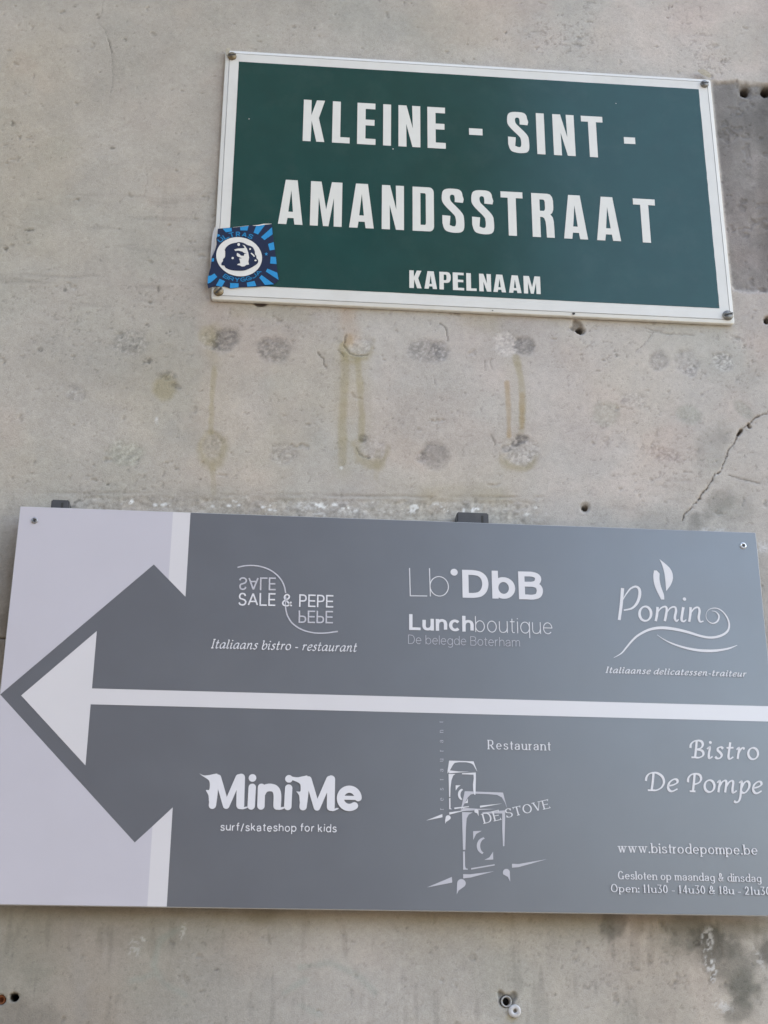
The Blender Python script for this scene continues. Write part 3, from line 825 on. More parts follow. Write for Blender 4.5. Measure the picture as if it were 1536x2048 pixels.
crack([(1560, 805), (1536, 822), (1515, 836), (1500, 850), (1487, 857), (1478, 866), (1470, 887), (1460, 897), (1448, 925), (1440, 945), (1425, 958), (1415, 975), (1400, 995), (1382, 1014), (1366, 1030), (1364, 1040)], .9, .003, .48, 2.0)
crack([(1482, 860), (1477, 870)], 2.4, .006, .45, 1.0)
crack([(1497, 848), (1500, 856)], 2.0, .006, .5, .8)
crack([(1309, 665), (1290, 685), (1272, 703)], 1.1, .0008, .76)
crack([(1290, 656), (1330, 665), (1388, 671)], 1.4, .0008, .82); crack([(1294, 664), (1345, 667)], 1.2, .0007, .85)
crack([(207, 0), (204, 25), (196, 45), (208, 58), (217, 78), (224, 105), (224, 140), (226, 160), (222, 186)], .6, .0004, .8, 1.0)
crack([(217, 78), (224, 108)], .9, .0007, .65, 1.0)
crack([(290, 330), (294, 360), (290, 390)], .6, .0004, .8)
crack([(-20, 1276), (12, 1277)], 1.4, .003, .4, 1.0)
crack([(878, 647), (888, 652), (894, 670), (897, 684)], 1.3, .0012, .62)
crack([(632, 703), (645, 718), (647, 728), (652, 734)], 1.4, .0014, .6); crack([(676, 700), (686, 712)], 1.3, .001, .65)
crack([(1457, 951), (1490, 960), (1520, 966)], 1.1, .001, .62, 1.0)
crack([(983, 870), (990, 885), (992, 890)], 1.2, .001, .68); crack([(968, 725), (972, 742)], .9, .0007, .75); crack([(979, 722), (984, 738)], .9, .0007, .75); crack([(868, 750), (873, 770)], .9, .0007, .75)
crack([(694, 672), (688, 690), (700, 706), (720, 711), (738, 708)], 1.4, .0014, .62)
crack([(712, 895), (720, 910), (742, 916)], 1.4, .0012, .7)
crack([(1240, 812), (1255, 818), (1268, 819)], 1.0, .0008, .75)


def hole(cx, cy, r, depth, k=.45, lip=1.6):
    dx, dy = U - cx, V - cy
    d = np.hypot(dx, dy) / r + .10 * n_w1 + .08 * n_w2
    mk = sstep(1.12, .88, d)
    hgt[:] = hgt * (1 - mk) - mk * depth
    mulc(mk, k)
    lm = np.clip(sstep(lip + .2, lip - .3, d) - mk, 0, 1)
    mulc(lm, .82)
    hgt[:] -= lm * .0015
    return mk


hole(1491, 181, 8.5, .028, .22); hole(1533, 181, 9, .028, .22); hole(1534, 640, 6, .02, .3)
hole(1170, 1015.5, 5.2, .03, .15, 2.0)
hole(28, 1994, 7.5, .03, .12, 1.3); hole(1, 1999, 9, .012, .6, 1.2)
hole(1159, 660, 6.0, .03, .2, 1.2)
b = np.clip(blob(1155, 651, 8, 13, -20, .5, .25) + blob(1148, 656, 6, 5, 0, .5, .25) + blob(1165, 662, 6, 5, 0, .5, .25), 0, 1)
mulc(b, .6); hgt -= b * .004
b = blob(521, 604, 16, 9, 0, .3, .3); mulc(b, (.45, .40, .42)); hgt -= b * .004
# a notch of broken mortar round the plug at the bottom
b = np.clip(blob(1002, 1990, 6, 9, -30, .3) + blob(1026, 1993, 8, 9, 20, .3) + blob(1013, 2002, 15, 13, 0, .2), 0, 1)
mulc(b, .62); hgt -= b * .003
hole(1013, 2003, 10.5, .012, .5, 1.05)
mixc(blob(1022, 2036, 12, 9, 0, .4, .4), (.30, .27, .18), .5)
col *= (1 + 0.03 * vnoise(X, Zw, 420, 901))[:, None]
# let the traced part run out into plain plaster at its rim
rim = np.minimum.reduce([X - WX0, WX1 - X, Zw - WZ0, WZ1 - Zw])
fade = sstep(0, .06, rim)[:, None]
col = np.clip(col * fade + base * .95 * (1 - fade), .01, .8)
hgt = hgt * fade[:, 0]

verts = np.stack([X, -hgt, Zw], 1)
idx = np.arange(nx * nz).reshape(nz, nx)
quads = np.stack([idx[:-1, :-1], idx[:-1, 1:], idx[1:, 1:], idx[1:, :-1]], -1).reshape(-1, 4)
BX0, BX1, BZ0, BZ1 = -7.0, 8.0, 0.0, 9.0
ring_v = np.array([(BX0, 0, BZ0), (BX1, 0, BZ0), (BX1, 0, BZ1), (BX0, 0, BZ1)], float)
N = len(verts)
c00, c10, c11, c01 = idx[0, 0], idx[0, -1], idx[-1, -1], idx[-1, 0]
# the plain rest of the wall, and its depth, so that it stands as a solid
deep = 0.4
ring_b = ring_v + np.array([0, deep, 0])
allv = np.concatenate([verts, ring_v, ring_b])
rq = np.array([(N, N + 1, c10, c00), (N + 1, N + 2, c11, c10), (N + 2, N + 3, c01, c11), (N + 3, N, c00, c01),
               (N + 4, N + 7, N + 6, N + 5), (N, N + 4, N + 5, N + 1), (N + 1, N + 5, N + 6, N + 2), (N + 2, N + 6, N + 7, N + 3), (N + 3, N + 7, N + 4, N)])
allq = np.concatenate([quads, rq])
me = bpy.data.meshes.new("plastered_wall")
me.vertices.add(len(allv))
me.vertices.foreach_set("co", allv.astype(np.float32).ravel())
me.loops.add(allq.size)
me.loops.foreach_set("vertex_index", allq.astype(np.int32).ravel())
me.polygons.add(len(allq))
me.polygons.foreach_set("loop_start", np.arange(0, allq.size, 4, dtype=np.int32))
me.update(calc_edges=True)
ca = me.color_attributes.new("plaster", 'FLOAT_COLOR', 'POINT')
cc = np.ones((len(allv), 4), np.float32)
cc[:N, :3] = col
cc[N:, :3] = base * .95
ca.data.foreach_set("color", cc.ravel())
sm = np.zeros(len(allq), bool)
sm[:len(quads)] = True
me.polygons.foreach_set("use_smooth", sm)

wm = bpy.data.materials.new("cement_plaster")
wm.use_nodes = True
nt = wm.node_tree
b = nt.nodes["Principled BSDF"]
b.inputs["Roughness"].default_value = 0.9
b.inputs["Specular IOR Level"].default_value = 0.2
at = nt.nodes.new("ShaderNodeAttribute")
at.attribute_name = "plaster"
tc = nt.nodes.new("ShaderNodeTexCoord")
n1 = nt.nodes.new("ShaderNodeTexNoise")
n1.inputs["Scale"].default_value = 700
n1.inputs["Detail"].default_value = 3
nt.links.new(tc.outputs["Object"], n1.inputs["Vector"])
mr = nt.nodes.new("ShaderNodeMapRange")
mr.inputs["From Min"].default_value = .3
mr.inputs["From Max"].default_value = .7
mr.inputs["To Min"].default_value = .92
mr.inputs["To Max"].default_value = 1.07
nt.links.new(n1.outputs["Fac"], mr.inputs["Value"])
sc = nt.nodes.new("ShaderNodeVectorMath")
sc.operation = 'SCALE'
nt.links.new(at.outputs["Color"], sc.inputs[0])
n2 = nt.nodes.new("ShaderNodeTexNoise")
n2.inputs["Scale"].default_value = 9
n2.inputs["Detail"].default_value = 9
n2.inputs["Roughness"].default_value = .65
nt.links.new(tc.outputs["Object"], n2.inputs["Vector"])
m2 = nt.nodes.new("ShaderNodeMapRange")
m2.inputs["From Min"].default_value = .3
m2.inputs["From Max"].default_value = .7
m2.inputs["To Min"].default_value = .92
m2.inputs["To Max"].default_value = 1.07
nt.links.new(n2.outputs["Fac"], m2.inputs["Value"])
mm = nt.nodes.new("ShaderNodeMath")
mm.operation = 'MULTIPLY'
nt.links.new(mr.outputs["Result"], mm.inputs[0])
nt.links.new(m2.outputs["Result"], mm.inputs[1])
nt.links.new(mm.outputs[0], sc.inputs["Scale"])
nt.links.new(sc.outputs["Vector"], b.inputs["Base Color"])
bp = nt.nodes.new("ShaderNodeBump")
bp.inputs["Distance"].default_value = .0005
bp.inputs["Strength"].default_value = .8
nt.links.new(n1.outputs["Fac"], bp.inputs["Height"])
nt.links.new(bp.outputs["Normal"], b.inputs["Normal"])
me.materials.append(wm)
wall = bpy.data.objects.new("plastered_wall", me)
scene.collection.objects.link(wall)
tag(wall, "weathered grey cement plaster wall with stains, filled holes and a crack", "wall")

for k_ in ('board_grey', 'board_pale', 'board_white'):
    b_ = M[k_].node_tree.nodes['Principled BSDF']
    b_.inputs['Specular IOR Level'].default_value = 1.0
    b_.inputs['Coat Weight'].default_value = 1.0
    b_.inputs['Coat Roughness'].default_value = 0.32

# ------------------------------------------------------------------ small round hardware
def turned(name, profile, material, parent, x, z, n=24, smooth=True):
    """solid of revolution about the wall normal; profile = [(radius, height off the wall)], from back to front"""
    vv, ff = [], []
    for r, h in profile:
        for i in range(n):
            a = 2 * math.pi * i / n
            vv.append((x + r * math.cos(a), -h, z + r * math.sin(a)))
    for k in range(len(profile) - 1):
        for i in range(n):
            j = (i + 1) % n
            ff.append((k * n + i, k * n + j, (k + 1) * n + j, (k + 1) * n + i))
    ff.append(tuple(range((len(profile) - 1) * n, len(profile) * n)))
    ff.append(tuple(reversed(range(n))))
    o = mesh_obj(name, vv, ff, material, parent, smooth)
    return o


def slot_screw(px, py, h, r, material, parent, ang, hd=.0042, label=None):
    """round slotted screw head: two half domes either side of an open slot"""
    x, z = back(px, py, h + .003)
    n = 28
    vv, ff = [], []
    prof = [(1.0, 0), (1.0, .25), (.93, .55), (.75, .82), (.5, .95), (.22, 1.0)]
    for r_, hh in prof:
        for i in range(n):
            a = 2 * math.pi * i / n
            lx, lz = r * r_ * math.cos(a), r * r_ * math.sin(a)
            vv.append((lx, -h - hd * hh, lz))
    for k in range(len(prof) - 1):
        for i in range(n):
            j = (i + 1) % n
            ff.append((k * n + i, k * n + j, (k + 1) * n + j, (k + 1) * n + i))
    ff.append(tuple(range((len(prof) - 1) * n, len(prof) * n)))
    me = bpy.data.meshes.new("screw")
    ca_, sa_ = math.cos(ang), math.sin(ang)
    me.from_pydata([(x + a * ca_ - c * sa_, b_, z + a * sa_ + c * ca_) for a, b_, c in vv], [], ff)
    # press the slot into the head
    for v in me.vertices:
        lx, lz = v.co.x - x, v.co.z - z
        d = abs(-lx * sa_ + lz * ca_)
        if d < r * .13 and v.co.y < -h - hd * .3: v.co.y = -h - hd * .5
    for p in me.polygons: p.use_smooth = True
    me.materials.append(material)
    o = link(bpy.data.objects.new("screw", me), parent)
    bar = r * .9
    w = r * .13
    q = [(-bar, -w), (bar, -w), (bar, w), (-bar, w)]
    mesh_obj("slot", [(x + a * ca_ - c * sa_, -h - hd * 1.015, z + a * sa_ + c * ca_) for a, c in q], [(0, 1, 2, 3)], M['recess'], o)
    if label: o["label"] = label
    return o


def cross_screw(px, py, h, r, material, parent, ang, label=None):
    x, z = back(px, py, h)
    o = turned("screw", [(r, h), (r, h + .0006), (r * .9, h + .0013), (r * .45, h + .0016), (r * .4, h + .0009), (r * .2, h + .0007)], material, parent, x, z)
    fl = Flat(h + .0018)
    for k in range(2):
        a = ang + k * math.pi / 2
        d = np.array([math.cos(a), math.sin(a)]) * r * .58
        fl.strip([np.array([x, z]) - d, np.array([x, z]) + d], r * .14)
    fl.build("cross_slot", M['recess'], o)
    if label: o["label"] = label
    return o


# ------------------------------------------------------------------ the green street sign
HG = 0.0072
gx0, gy0, gw, gh = 0.2345 * S, 0.78871 * S + Z0, 0.77391 * S, 0.44702 * S
sign = empty("street_sign", gx0 + gw / 2, 0, gy0 - gh)
tag(sign, "dark green enamel street name sign with white border and white capitals", "street sign")


def rrect(x0, x1, z0, z1, r, n=5):
    o = []
    for cx, cz, a0 in [(x1 - r, z1 - r, 0), (x0 + r, z1 - r, 90), (x0 + r, z0 + r, 180), (x1 - r, z0 + r, 270)]:
        for i in range(n + 1):
            a = math.radians(a0 + 90 * i / n)
            o.append((cx + r * math.cos(a), cz + r * math.sin(a)))
    return o


def ring_mesh(name, rings, material, parent, cap=True, mats=None):
    vv, ff, mi = [], [], []
    n = len(rings[0][0])
    for pts, h in rings:
        vv += [(p[0], -h, p[1]) for p in pts]
    for k in range(len(rings) - 1):
        for i in range(n):
            j = (i + 1) % n
            ff.append((k * n + i, k * n + j, (k + 1) * n + j, (k + 1) * n + i))
            mi.append(mats[k] if mats else 0)
    if cap:
        ff.append(tuple(range((len(rings) - 1) * n, len(rings) * n)))
        mi.append(mats[-1] if mats else 0)
    o = mesh_obj(name, vv, ff, material, parent)
    for p, q in zip(o.data.polygons, mi): p.material_index = q
    return o


def gr(i, r):
    return rrect(gx0 + i, gx0 + gw - i, gy0 - gh + i, gy0 - i, r)


ring_mesh("plate", [(gr(0, .004), .0008), (gr(0, .004), .0052), (gr(.0008, .0036), .0060), (gr(.0052, .003), .0068), (gr(.0055, .003), .0064), (gr(.0060, .003), .0064), (gr(.0063, .003), HG - .0002)],
          [M['enamel_white'], M['enamel_edge'], M['crease']], sign, True, [1, 1, 0, 2, 2, 2, 0])
# the sign's own proportions: white border, wider at the foot
bi, bt, bb = .02143 * S, .02176 * S, .02487 * S
GX0, GX1, GZ0, GZ1 = gx0 + bi, gx0 + gw - bi, gy0 - gh + bb, gy0 - bt
fl = Flat(HG)
r = random.Random(5)


def ragged(a, b, n, amp):
    a, b = np.array(a), np.array(b)
    d = (b - a) / np.linalg.norm(b - a)
    nr = np.array([-d[1], d[0]])
    return [tuple(a + (b - a) * i / n + nr * r.uniform(-amp, amp)) for i in range(n)]


fl.poly(ragged((GX0, GZ0), (GX1, GZ0), 60, .00012) + ragged((GX1, GZ0), (GX1, GZ1), 40, .0002) + ragged((GX1, GZ1), (GX0, GZ1), 60, .00012) + ragged((GX0, GZ1), (GX0, GZ0), 40, .00012))
fl.build("green_field", M['enamel_green'], sign)

HL = HG + .0003


def heavy_line(items, base_px, top_px, parent, name="lettering"):
    zb, zt = back(*base_px, HL)[1], back(*top_px, HL)[1]
    fl = Flat(HL)
    for ch, (ax, ay), (bx, by) in items:
        x0, x1 = back(ax, ay, HL)[0], back(bx, by, HL)[0]
        z0, z1 = zb, zt
        if ch == '-':
            z0, z1 = zb + (zt - zb) * .375, zb + (zt - zb) * .535
        loops = [[(x0 + (x1 - x0) * p[0], z0 + (z1 - z0) * p[1]) for p in lp] for lp in HEAVY[ch]]
        fl.poly(loops[0], loops[1:])
    return fl.build(name, M['sign_print'], parent)


def zm(ox, oy, s):
    return lambda x, y: (ox + x * s, oy + y * s)


a, b, c, d, e, g = zm(590, 180, .20833), zm(990, 200, .20833), zm(540, 340, .20833), zm(800, 350, .20833), zm(1060, 360, .20833), zm(800, 520, .20833)
kb, kt = a(73, 488), a(90, 92)
heavy_line([('K', a(73, 488), a(281, 498)), ('L', a(355, 503), a(524, 513)), ('E', a(595, 517), a(772, 525)), ('I', a(845, 530), a(921, 535)), ('N', a(993, 538), a(1204, 547)), ('E', a(1273, 552), a(1448, 562))], kb, kt, sign)
heavy_line([('-', (938, 262), (965, 264))], kb, kt, sign, "hyphen")
heavy_line([('S', b(126, 480), b(331, 480)), ('I', b(407, 515), b(485, 520)), ('N', b(567, 527), b(775, 538)), ('T', b(823, 160), b(1029, 170))], kb, kt, sign)
heavy_line([('-', b(1238, 388), b(1346, 390))], kb, kt, sign, "hyphen")
heavy_line([('A', c(76, 515), c(312, 518)), ('M', c(382, 525), c(688, 530)), ('A', c(759, 545), c(996, 548)), ('N', c(1072, 553), c(1286, 560)), ('D', d(121, 400), d(326, 400)), ('S', d(404, 450), d(617, 450)), ('S', d(690, 470), d(903, 470)),
            ('T', d(964, 165), d(1174, 175)), ('R', d(1274, 575), d(1486, 583)), ('A', e(327, 548), e(557, 556)), ('A', e(644, 568), e(874, 575)), ('T', e(986, 190), e(1196, 200))],
           c(76, 515), c(150, 93), sign)
heavy_line([('K', g(90, 265), g(208, 270)), ('A', g(234, 275), g(356, 280)), ('P', g(379, 280), g(489, 282)), ('E', g(508, 289), g(616, 292)), ('L', g(638, 295), g(736, 298)), ('N', g(762, 300), g(876, 303)), ('A', g(897, 308), g(1018, 311)),
            ('A', g(1046, 315), g(1167, 319)), ('M', g(1190, 322), g(1351, 328))], g(90, 267), g(92, 98), sign)
# chips and smears of dirt on the enamel
TAN = mat("tan_dirt_on_enamel", (0.36, 0.32, 0.25), 0.6, amount=0.2, scale=300)
for pts in ([(1395, 141), (1408, 139), (1420, 147), (1421, 156), (1412, 153), (1402, 148)], [(452, 98), (460, 97), (458, 106), (453, 112)]):
    fl = Flat(HG + .0001)
    fl.poly([tuple(back(*t, HG)) for t in smooth_poly(pts, 3)])
    fl.build("dirt_smear", TAN, sign)
for cx_, cy_, r_ in [(1147, 627.5, 3.4), (985, 621, 1.6), (1436, 610, 1.8)]:
    fl = Flat(HG + .0002)
    fl.poly([tuple(back(cx_ + r_ * random.uniform(.7, 1.4) * math.cos(t), cy_ + r_ * random.uniform(.5, .9) * math.sin(t), HG)) for t in [math.pi * 2 * i / 9 for i in range(9)]])
    fl.build("enamel_chip", M['recess'], sign)
for cx_, cy_, r_ in [(498, 238, 1.3), (786, 298, 1.5), (1232, 207, 1.0)]:
    fl = Flat(HG + .0002)
    fl.disc(back(cx_, cy_, HG), r_ * .0006, n=8)
    fl.build("white_fleck", M['sign_print'], sign)
slot_screw(464, 110, HG, .0064, M['brass'], sign, .3, label="brown tarnished screw head")
slot_screw(437, 581, HG, .0066, M['brass'], sign, .9, label="brown tarnished screw head")
slot_screw(1410, 166, HG, .0060, M['dull_steel'], sign, .2, label="dark grey screw head")
slot_screw(1457, 629, HG, .0072, M['dull_steel'], sign, .35, label="dull steel screw head")

# ------------------------------------------------------------------ the sticker on its lower left corner
zs = zm(400, 430, .117188)
HS = HG + .0012
P = lambda x, y, h=HS: tuple(back(*zs(x, y), h))
outline = [(305, 232), (420, 224), (540, 213), (680, 200), (830, 180), (980, 165), (1225, 150), (1240, 300), (1262, 450), (1285, 650), (1310, 850), (1343, 1110), (1262, 1185), (960, 1225), (700, 1232), (520, 1252), (420, 1215), (225, 1220),
           (140, 1250), (125, 1180), (150, 1000), (180, 900), (195, 780), (205, 705), (240, 640), (268, 560), (285, 500), (280, 400), (298, 330)]
sx_, sz_ = P(700, 700)
sticker = empty("sticker", sx_, -HS, sz_)
tag(sticker, "torn square blue sunburst sticker with a white oval portrait on the green sign's corner", "sticker")
o2 = [np.array(P(*q)) for q in outline]
# a thin sheet with a little thickness that lies over the sign's rim
cen = np.mean(o2, 0)
ring_mesh("sheet", [([tuple(q) for q in o2], HS - .0005), ([tuple(q) for q in o2], HS - .0001)], [M['sticker_navy']], sticker)
torn = [(250, 190), (305, 185), (306, 235), (298, 330), (280, 400), (285, 500), (268, 560), (240, 640), (205, 705), (195, 780), (180, 900), (170, 900), (172, 780), (185, 600), (200, 420), (215, 300)]
fl = Flat(HG - .0016)
fl.poly([P(x, y) for x, y in torn])
fl.build("torn_backing", M['sticker_back'], sticker)
fl = Flat(HS)
for q in [[(385, 232), (540, 217), (545, 280), (440, 295)], [(684, 205), (828, 187), (808, 265), (690, 262)], [(960, 180), (1112, 168), (990, 332), (915, 300)], [(1228, 210), (1240, 330), (1100, 428), (1040, 378)],
          [(1160, 495), (1258, 462), (1275, 592), (1190, 606)], [(1206, 712), (1296, 716), (1308, 838), (1196, 828)], [(1150, 915), (1318, 985), (1342, 1108), (1122, 965)], [(1050, 1025), (1262, 1182), (1110, 1195), (1012, 1070)],
          [(930, 1125), (962, 1212), (808, 1225), (798, 1155)], [(515, 1160), (660, 1168), (655, 1238), (510, 1252)], [(335, 1090), (428, 1130), (372, 1228), (270, 1205)], [(245, 1000), (295, 1058), (190, 1150), (130, 1175), (135, 1040), (185, 1035)],
          [(295, 325), (330, 335), (345, 355), (295, 378)], [(198, 745), (240, 735), (238, 790), (196, 800)]]:
    fl.poly([P(*t) for t in q])
st = []
for i in range(10):
    a_ = math.radians(90 + 36 * i)
    rr_ = 34 if i % 2 == 0 else 14
    st.append(P(1130 + rr_ * math.cos(a_), 668 - rr_ * math.sin(a_)))
fl.poly(st)
fl.build("sunburst", M['sticker_blue'], sticker)
fl = Flat(HS + .0001)


def arc_text(fl, s, cx, cy, rx, ry, a0, a1, cap, t, inward):
    n = len(s)
    for i, ch in enumerate(s):
        a_ = math.radians(a0 + (a1 - a0) * (i + .5) / n)
        px, py = cx + rx * math.cos(a_), cy - ry * math.sin(a_)
        w = SANS[ch][0]
        up = np.array([math.cos(a_), -math.sin(a_)]) if not inward else np.array([-math.cos(a_), math.sin(a_)])
        rt = np.array([-up[1], up[0]])
        slot = abs(math.radians(a1 - a0)) / n * (rx * abs(math.sin(a_)) + ry * abs(math.cos(a_)))
        p0 = np.array([px, py]) - rt * slot * .385
        p1 = np.array([px, py]) + rt * slot * .385
        A_, B_, T_ = P(*p0, HS), P(*p1, HS), P(*(p0 + up * cap), HS)
        lay(fl, SANS, ch, A_, B_, T_, tv=t, th=t * .85)


arc_text(fl, "ULTRAS", 655, 715, 430, 346, 136, 58, 84, .22, False)
fl.build("lettering", M['sticker_text'], sticker)
fl = Flat(HS + .0001)
arc_text(fl, "BRYGGJA", 672, 714, 488, 428, 233, 323, 74, .21, True)
fl.build("lettering", M['sticker_text'], sticker)
fl = Flat(HS + .0003)
fl.poly([P(668 + 391 * math.cos(t) , 714 + 334 * math.sin(t) + 22 * math.cos(t)) for t in [2 * math.pi * i / 60 for i in range(60)]])
fl.build("white_oval", M['sticker_white'], sticker)
fl = Flat(HS + .0005)
face = [(620, 475), (665, 465), (740, 478), (810, 515), (860, 530), (905, 560), (935, 620), (940, 670), (962, 705), (965, 740), (992, 775), (985, 825), (930, 870), (860, 910), (760, 950), (640, 955), (520, 940), (440, 905), (415, 868), (370, 862), (366, 825), (392, 790), (395, 755), (425, 720), (432, 640), (425, 590), (470, 530), (540, 490)]
fl.poly([P(*t) for t in smooth_poly(face, 3)])
fl.build("portrait", M['sticker_navy'], sticker)
fl = Flat(HS + .0007)
for q in [[(722, 512), (765, 528), (800, 580), (822, 640), (838, 730), (825, 800), (836, 850), (790, 856), (760, 880), (715, 884), (672, 862), (632, 858), (648, 838), (688, 830), (682, 790), (668, 750), (715, 742), (640, 712), (626, 690), (632, 650), (668, 668), (700, 698), (748, 702), (756, 668), (795, 662), (752, 652), (720, 628), (652, 612), (600, 618), (585, 595), (640, 578), (700, 574), (762, 570), (750, 540)]]:
    fl.poly([P(*t) for t in q])
for x_, y_, rx_, ry_ in [(660, 508, 22, 25), (558, 740, 20, 20), (855, 585, 15, 16), (948, 780, 20, 14)]:
    fl.poly([P(x_ + rx_ * math.cos(t), y_ + ry_ * math.sin(t)) for t in [2 * math.pi * i / 12 for i in range(12)]])
fl.strip([P(872, 655), P(905, 685), P(930, 715)], .0009)
fl.build("portrait_highlight", M['sticker_white'], sticker)
fl = Flat(HS + .0002)
fl.strip([P(560, 212), P(700, 197), P(830, 183)], .00016)
fl.strip([P(900, 183), P(1000, 178), P(1090, 160), P(1222, 152)], [.0002, .0007, .0008, .0002])
fl.build("curled_edge", M['sticker_white'], sticker)

# ------------------------------------------------------------------ the grey direction board
HB = 0.027
bh = .512538 * S
board = empty("direction_board", S / 2, 0, Z0 - bh)
tag(board, "long grey direction board with a white arrow to the left and six shop adverts", "sign board")
bx0, bx1, bz0, bz1 = 0.0, S, Z0 - bh, Z0


def br(i):
    return rrect(bx0 + i, bx1 - i, bz0 + i, bz1 - i, .0012, 3)


ring_mesh("panel", [(br(.0), HB - .004), (br(0), HB - .0006), (br(.0005), HB)], [M['board_grey'], M['board_edge']], board, True, [1, 1, 0])
v, f = box(bx0 + .001, bx1 - .001, -(HB - .004), -(HB - .0041), bz0 + .001, bz1 - .001)
mesh_obj("backing_sheet", v, f, M['board_edge'], board)
HP = HB + .0002
W = lambda x, y: tuple(back(x, y, HP))
eps = .0006
LX = bx0 + eps
fl = Flat(HP)
tip = W(1.5, 1389)
tip = (LX, tip[1])
v1, v2 = .224612 * S, .114065 * S                 # right edges of the pale bars and of the arrow head
s1, s2 = -.245166 * S + Z0, -.265705 * S + Z0     # the arrow's shaft
ap1, ap2 = W(307.6, 1129), W(269.5, 1685)
b1, b2 = W(371, 1193.5), W(345.7, 1615)
xb = W(345, 1040)[0]
xb2 = W(302, 1800)[0]


def on(p, q, x):
    return (x, p[1] + (q[1] - p[1]) * (x - p[0]) / (q[0] - p[0]))


c1, c2 = on(ap1, b1, xb), on(ap2, b2, xb)
fl.poly([(LX, bz1 - eps), tip, ap1, c1, (xb, bz1 - eps)])
fl.poly([(LX, bz0 + eps), (xb, bz0 + eps), c2, ap2, tip])
fl.build("pale_field", M['board_pale'], board)
fl = Flat(HP)
fl.poly([(xb, bz1 - eps), c1, (v1, b1[1]), (v1, bz1 - eps)])
fl.poly([(xb, bz0 + eps), (v1, bz0 + eps), (v1, b2[1]), c2])
a0, a1_, a2 = W(42.3, 1391), W(193.7, 1262), W(171, 1531)
fl.poly([a0, (v2, a2[1]), (v2, s2), (bx1 - eps, s2), (bx1 - eps, s1), (v2, s1), (v2, a1_[1])])
fl.build("white_arrow", M['board_white'], board)

# brackets that hold the board off the wall, seen above its top edge
for xa, xb_, ytop in [(103, 139, 998.5), (914, 977, 1023.5)]:
    x0, zt = back(xa, ytop, HB - .0045)
    x1, _ = back(xb_, ytop, HB - .0045)
    vv, ff = boxes([(x0, x1, -(HB - .0045), -.0005, Z0 - .42, zt)])
    o = mesh_obj("bracket", vv, ff, M['bracket'], board)
    bm = bmesh.new(); bm.from_mesh(o.data)
    bmesh.ops.bevel(bm, geom=bm.edges[:], offset=.0013, segments=2, affect='EDGES'); bm.to_mesh(o.data); bm.free()
    fl_v, fl_f = boxes([(x1 - .0095, x1 - .0065, -(HB - .0042), -(HB - .0048), Z0 - .02, zt - .004)])
    mesh_obj("bracket_seam", fl_v, fl_f, M['recess'], o)
cross_screw(69, 1041.5, HB, .0040, M['zinc_dark'], board, .5, "dull screw in the pale corner")
cross_screw(1486, 1091.5, HB, .0042, M['zinc'], board, .4, "bright screw in the grey corner")

HT = HP + .0002


def flat():
    return Flat(HT)


def txt(fl, font, s, A, B, top, **kw):
    lay(fl, font, s, back(*A, HT), back(*B, HT), back(*top, HT), **kw)


def zp(z):
    return lambda x, y: tuple(back(*z(x, y), HT))


PX = S / 1470.0                                     # metres per photo pixel near the board, for stroke widths
# 1: salt and pepper advert
z = zm(380, 1090, .260417)
q = zp(z)
fl = flat()
for s_, A_, B_, T_, nm_, mt_ in [("SALE", (371, 465), (655, 469), (371, 366), "lettering", 'print_white'), ("&", (705, 472), (787, 474), (705, 374), "lettering", 'print_white'), ("PEPE", (837, 474), (1100, 481), (837, 378), "lettering", 'print_white'),
                                 ("SALE", (377, 247), (659, 250), (377, 346), "mirrored_lettering", 'print_mid'), ("PEPE", (835, 502), (1098, 507), (835, 598), "mirrored_lettering", 'print_mid')]:
    fl = flat()
    txt(fl, SANS, s_, z(*A_), z(*B_), z(*T_), tv=.115, gap=.11)
    fl.build(nm_, M[mt_], board)
fl = flat()
fl.strip([q(*t) for t in catmull([(365, 172), (420, 160), (490, 158), (560, 170), (620, 195), (670, 232), (705, 275), (725, 320), (735, 370)], 6)], 5.2 * .26 * PX)
fl.strip([q(*t) for t in catmull([(733, 470), (738, 505), (752, 550), (785, 600), (840, 640), (900, 664), (970, 676), (1040, 676), (1135, 664)], 6)], 5.2 * .26 * PX)
fl.strip([q(735, 395), q(733, 460)], 4.0 * .26 * PX)
fl.build("logo_curve", M['print_mid'], board)
fl = flat()
txt(fl, ITAL, "Italiaans bistro - restaurant", z(160, 793), z(1278, 822), z(165, 721), tv=.145, th=.065, nib=40, xh=.66, slant=.16, gap=.10, space=.36, dotk=.9)
fl.build("lettering", M['print_white'], board)
# 2: lunch advert
z = zm(780, 1100, .260417)
fl = flat()
txt(fl, SANS, "Lb", z(152, 355), z(455, 358), z(152, 138), tv=.030, gap=.08, xh=.72)
txt(fl, SANS, "DbB", z(557, 366), z(1178, 383), z(557, 152), tv=.215, th=.175, gap=.11, xh=.775)
fl.disc(back(*z(492, 171), HT), 27.5 * .26 * PX)
fl.build("logo_lettering", M['print_white'], board)
fl = flat()
txt(fl, SANS, "Lunch", z(147, 613), z(643, 629), z(147, 492), tv=.205, th=.165, gap=.115, xh=.745)
txt(fl, SANS, "boutique", z(655, 630), z(1248, 648), z(655, 508), tv=.05, gap=.15, xh=.74)
fl.build("lettering", M['print_white'], board)
fl = flat()
txt(fl, SANS, "De belegde Boterham", z(140, 720), z(998, 744), z(140, 650), tv=.062, gap=.14, xh=.72, space=.34)
fl.build("lettering", M['print_mid'], board)
# 3: delicatessen advert
z = zm(1180, 1080, .231771)
q = zp(z)
k = .231771 * PX


def brush(fl, pts, ws, n=7):
    """stroke through zoomed pixel points with half widths ws (zoomed pixels)"""
    p = catmull(pts, n)
    w = np.interp(np.linspace(0, len(pts) - 1, len(p)), range(len(pts)), ws)
    fl.strip([q(*t) for t in p], np.array(w) * k)


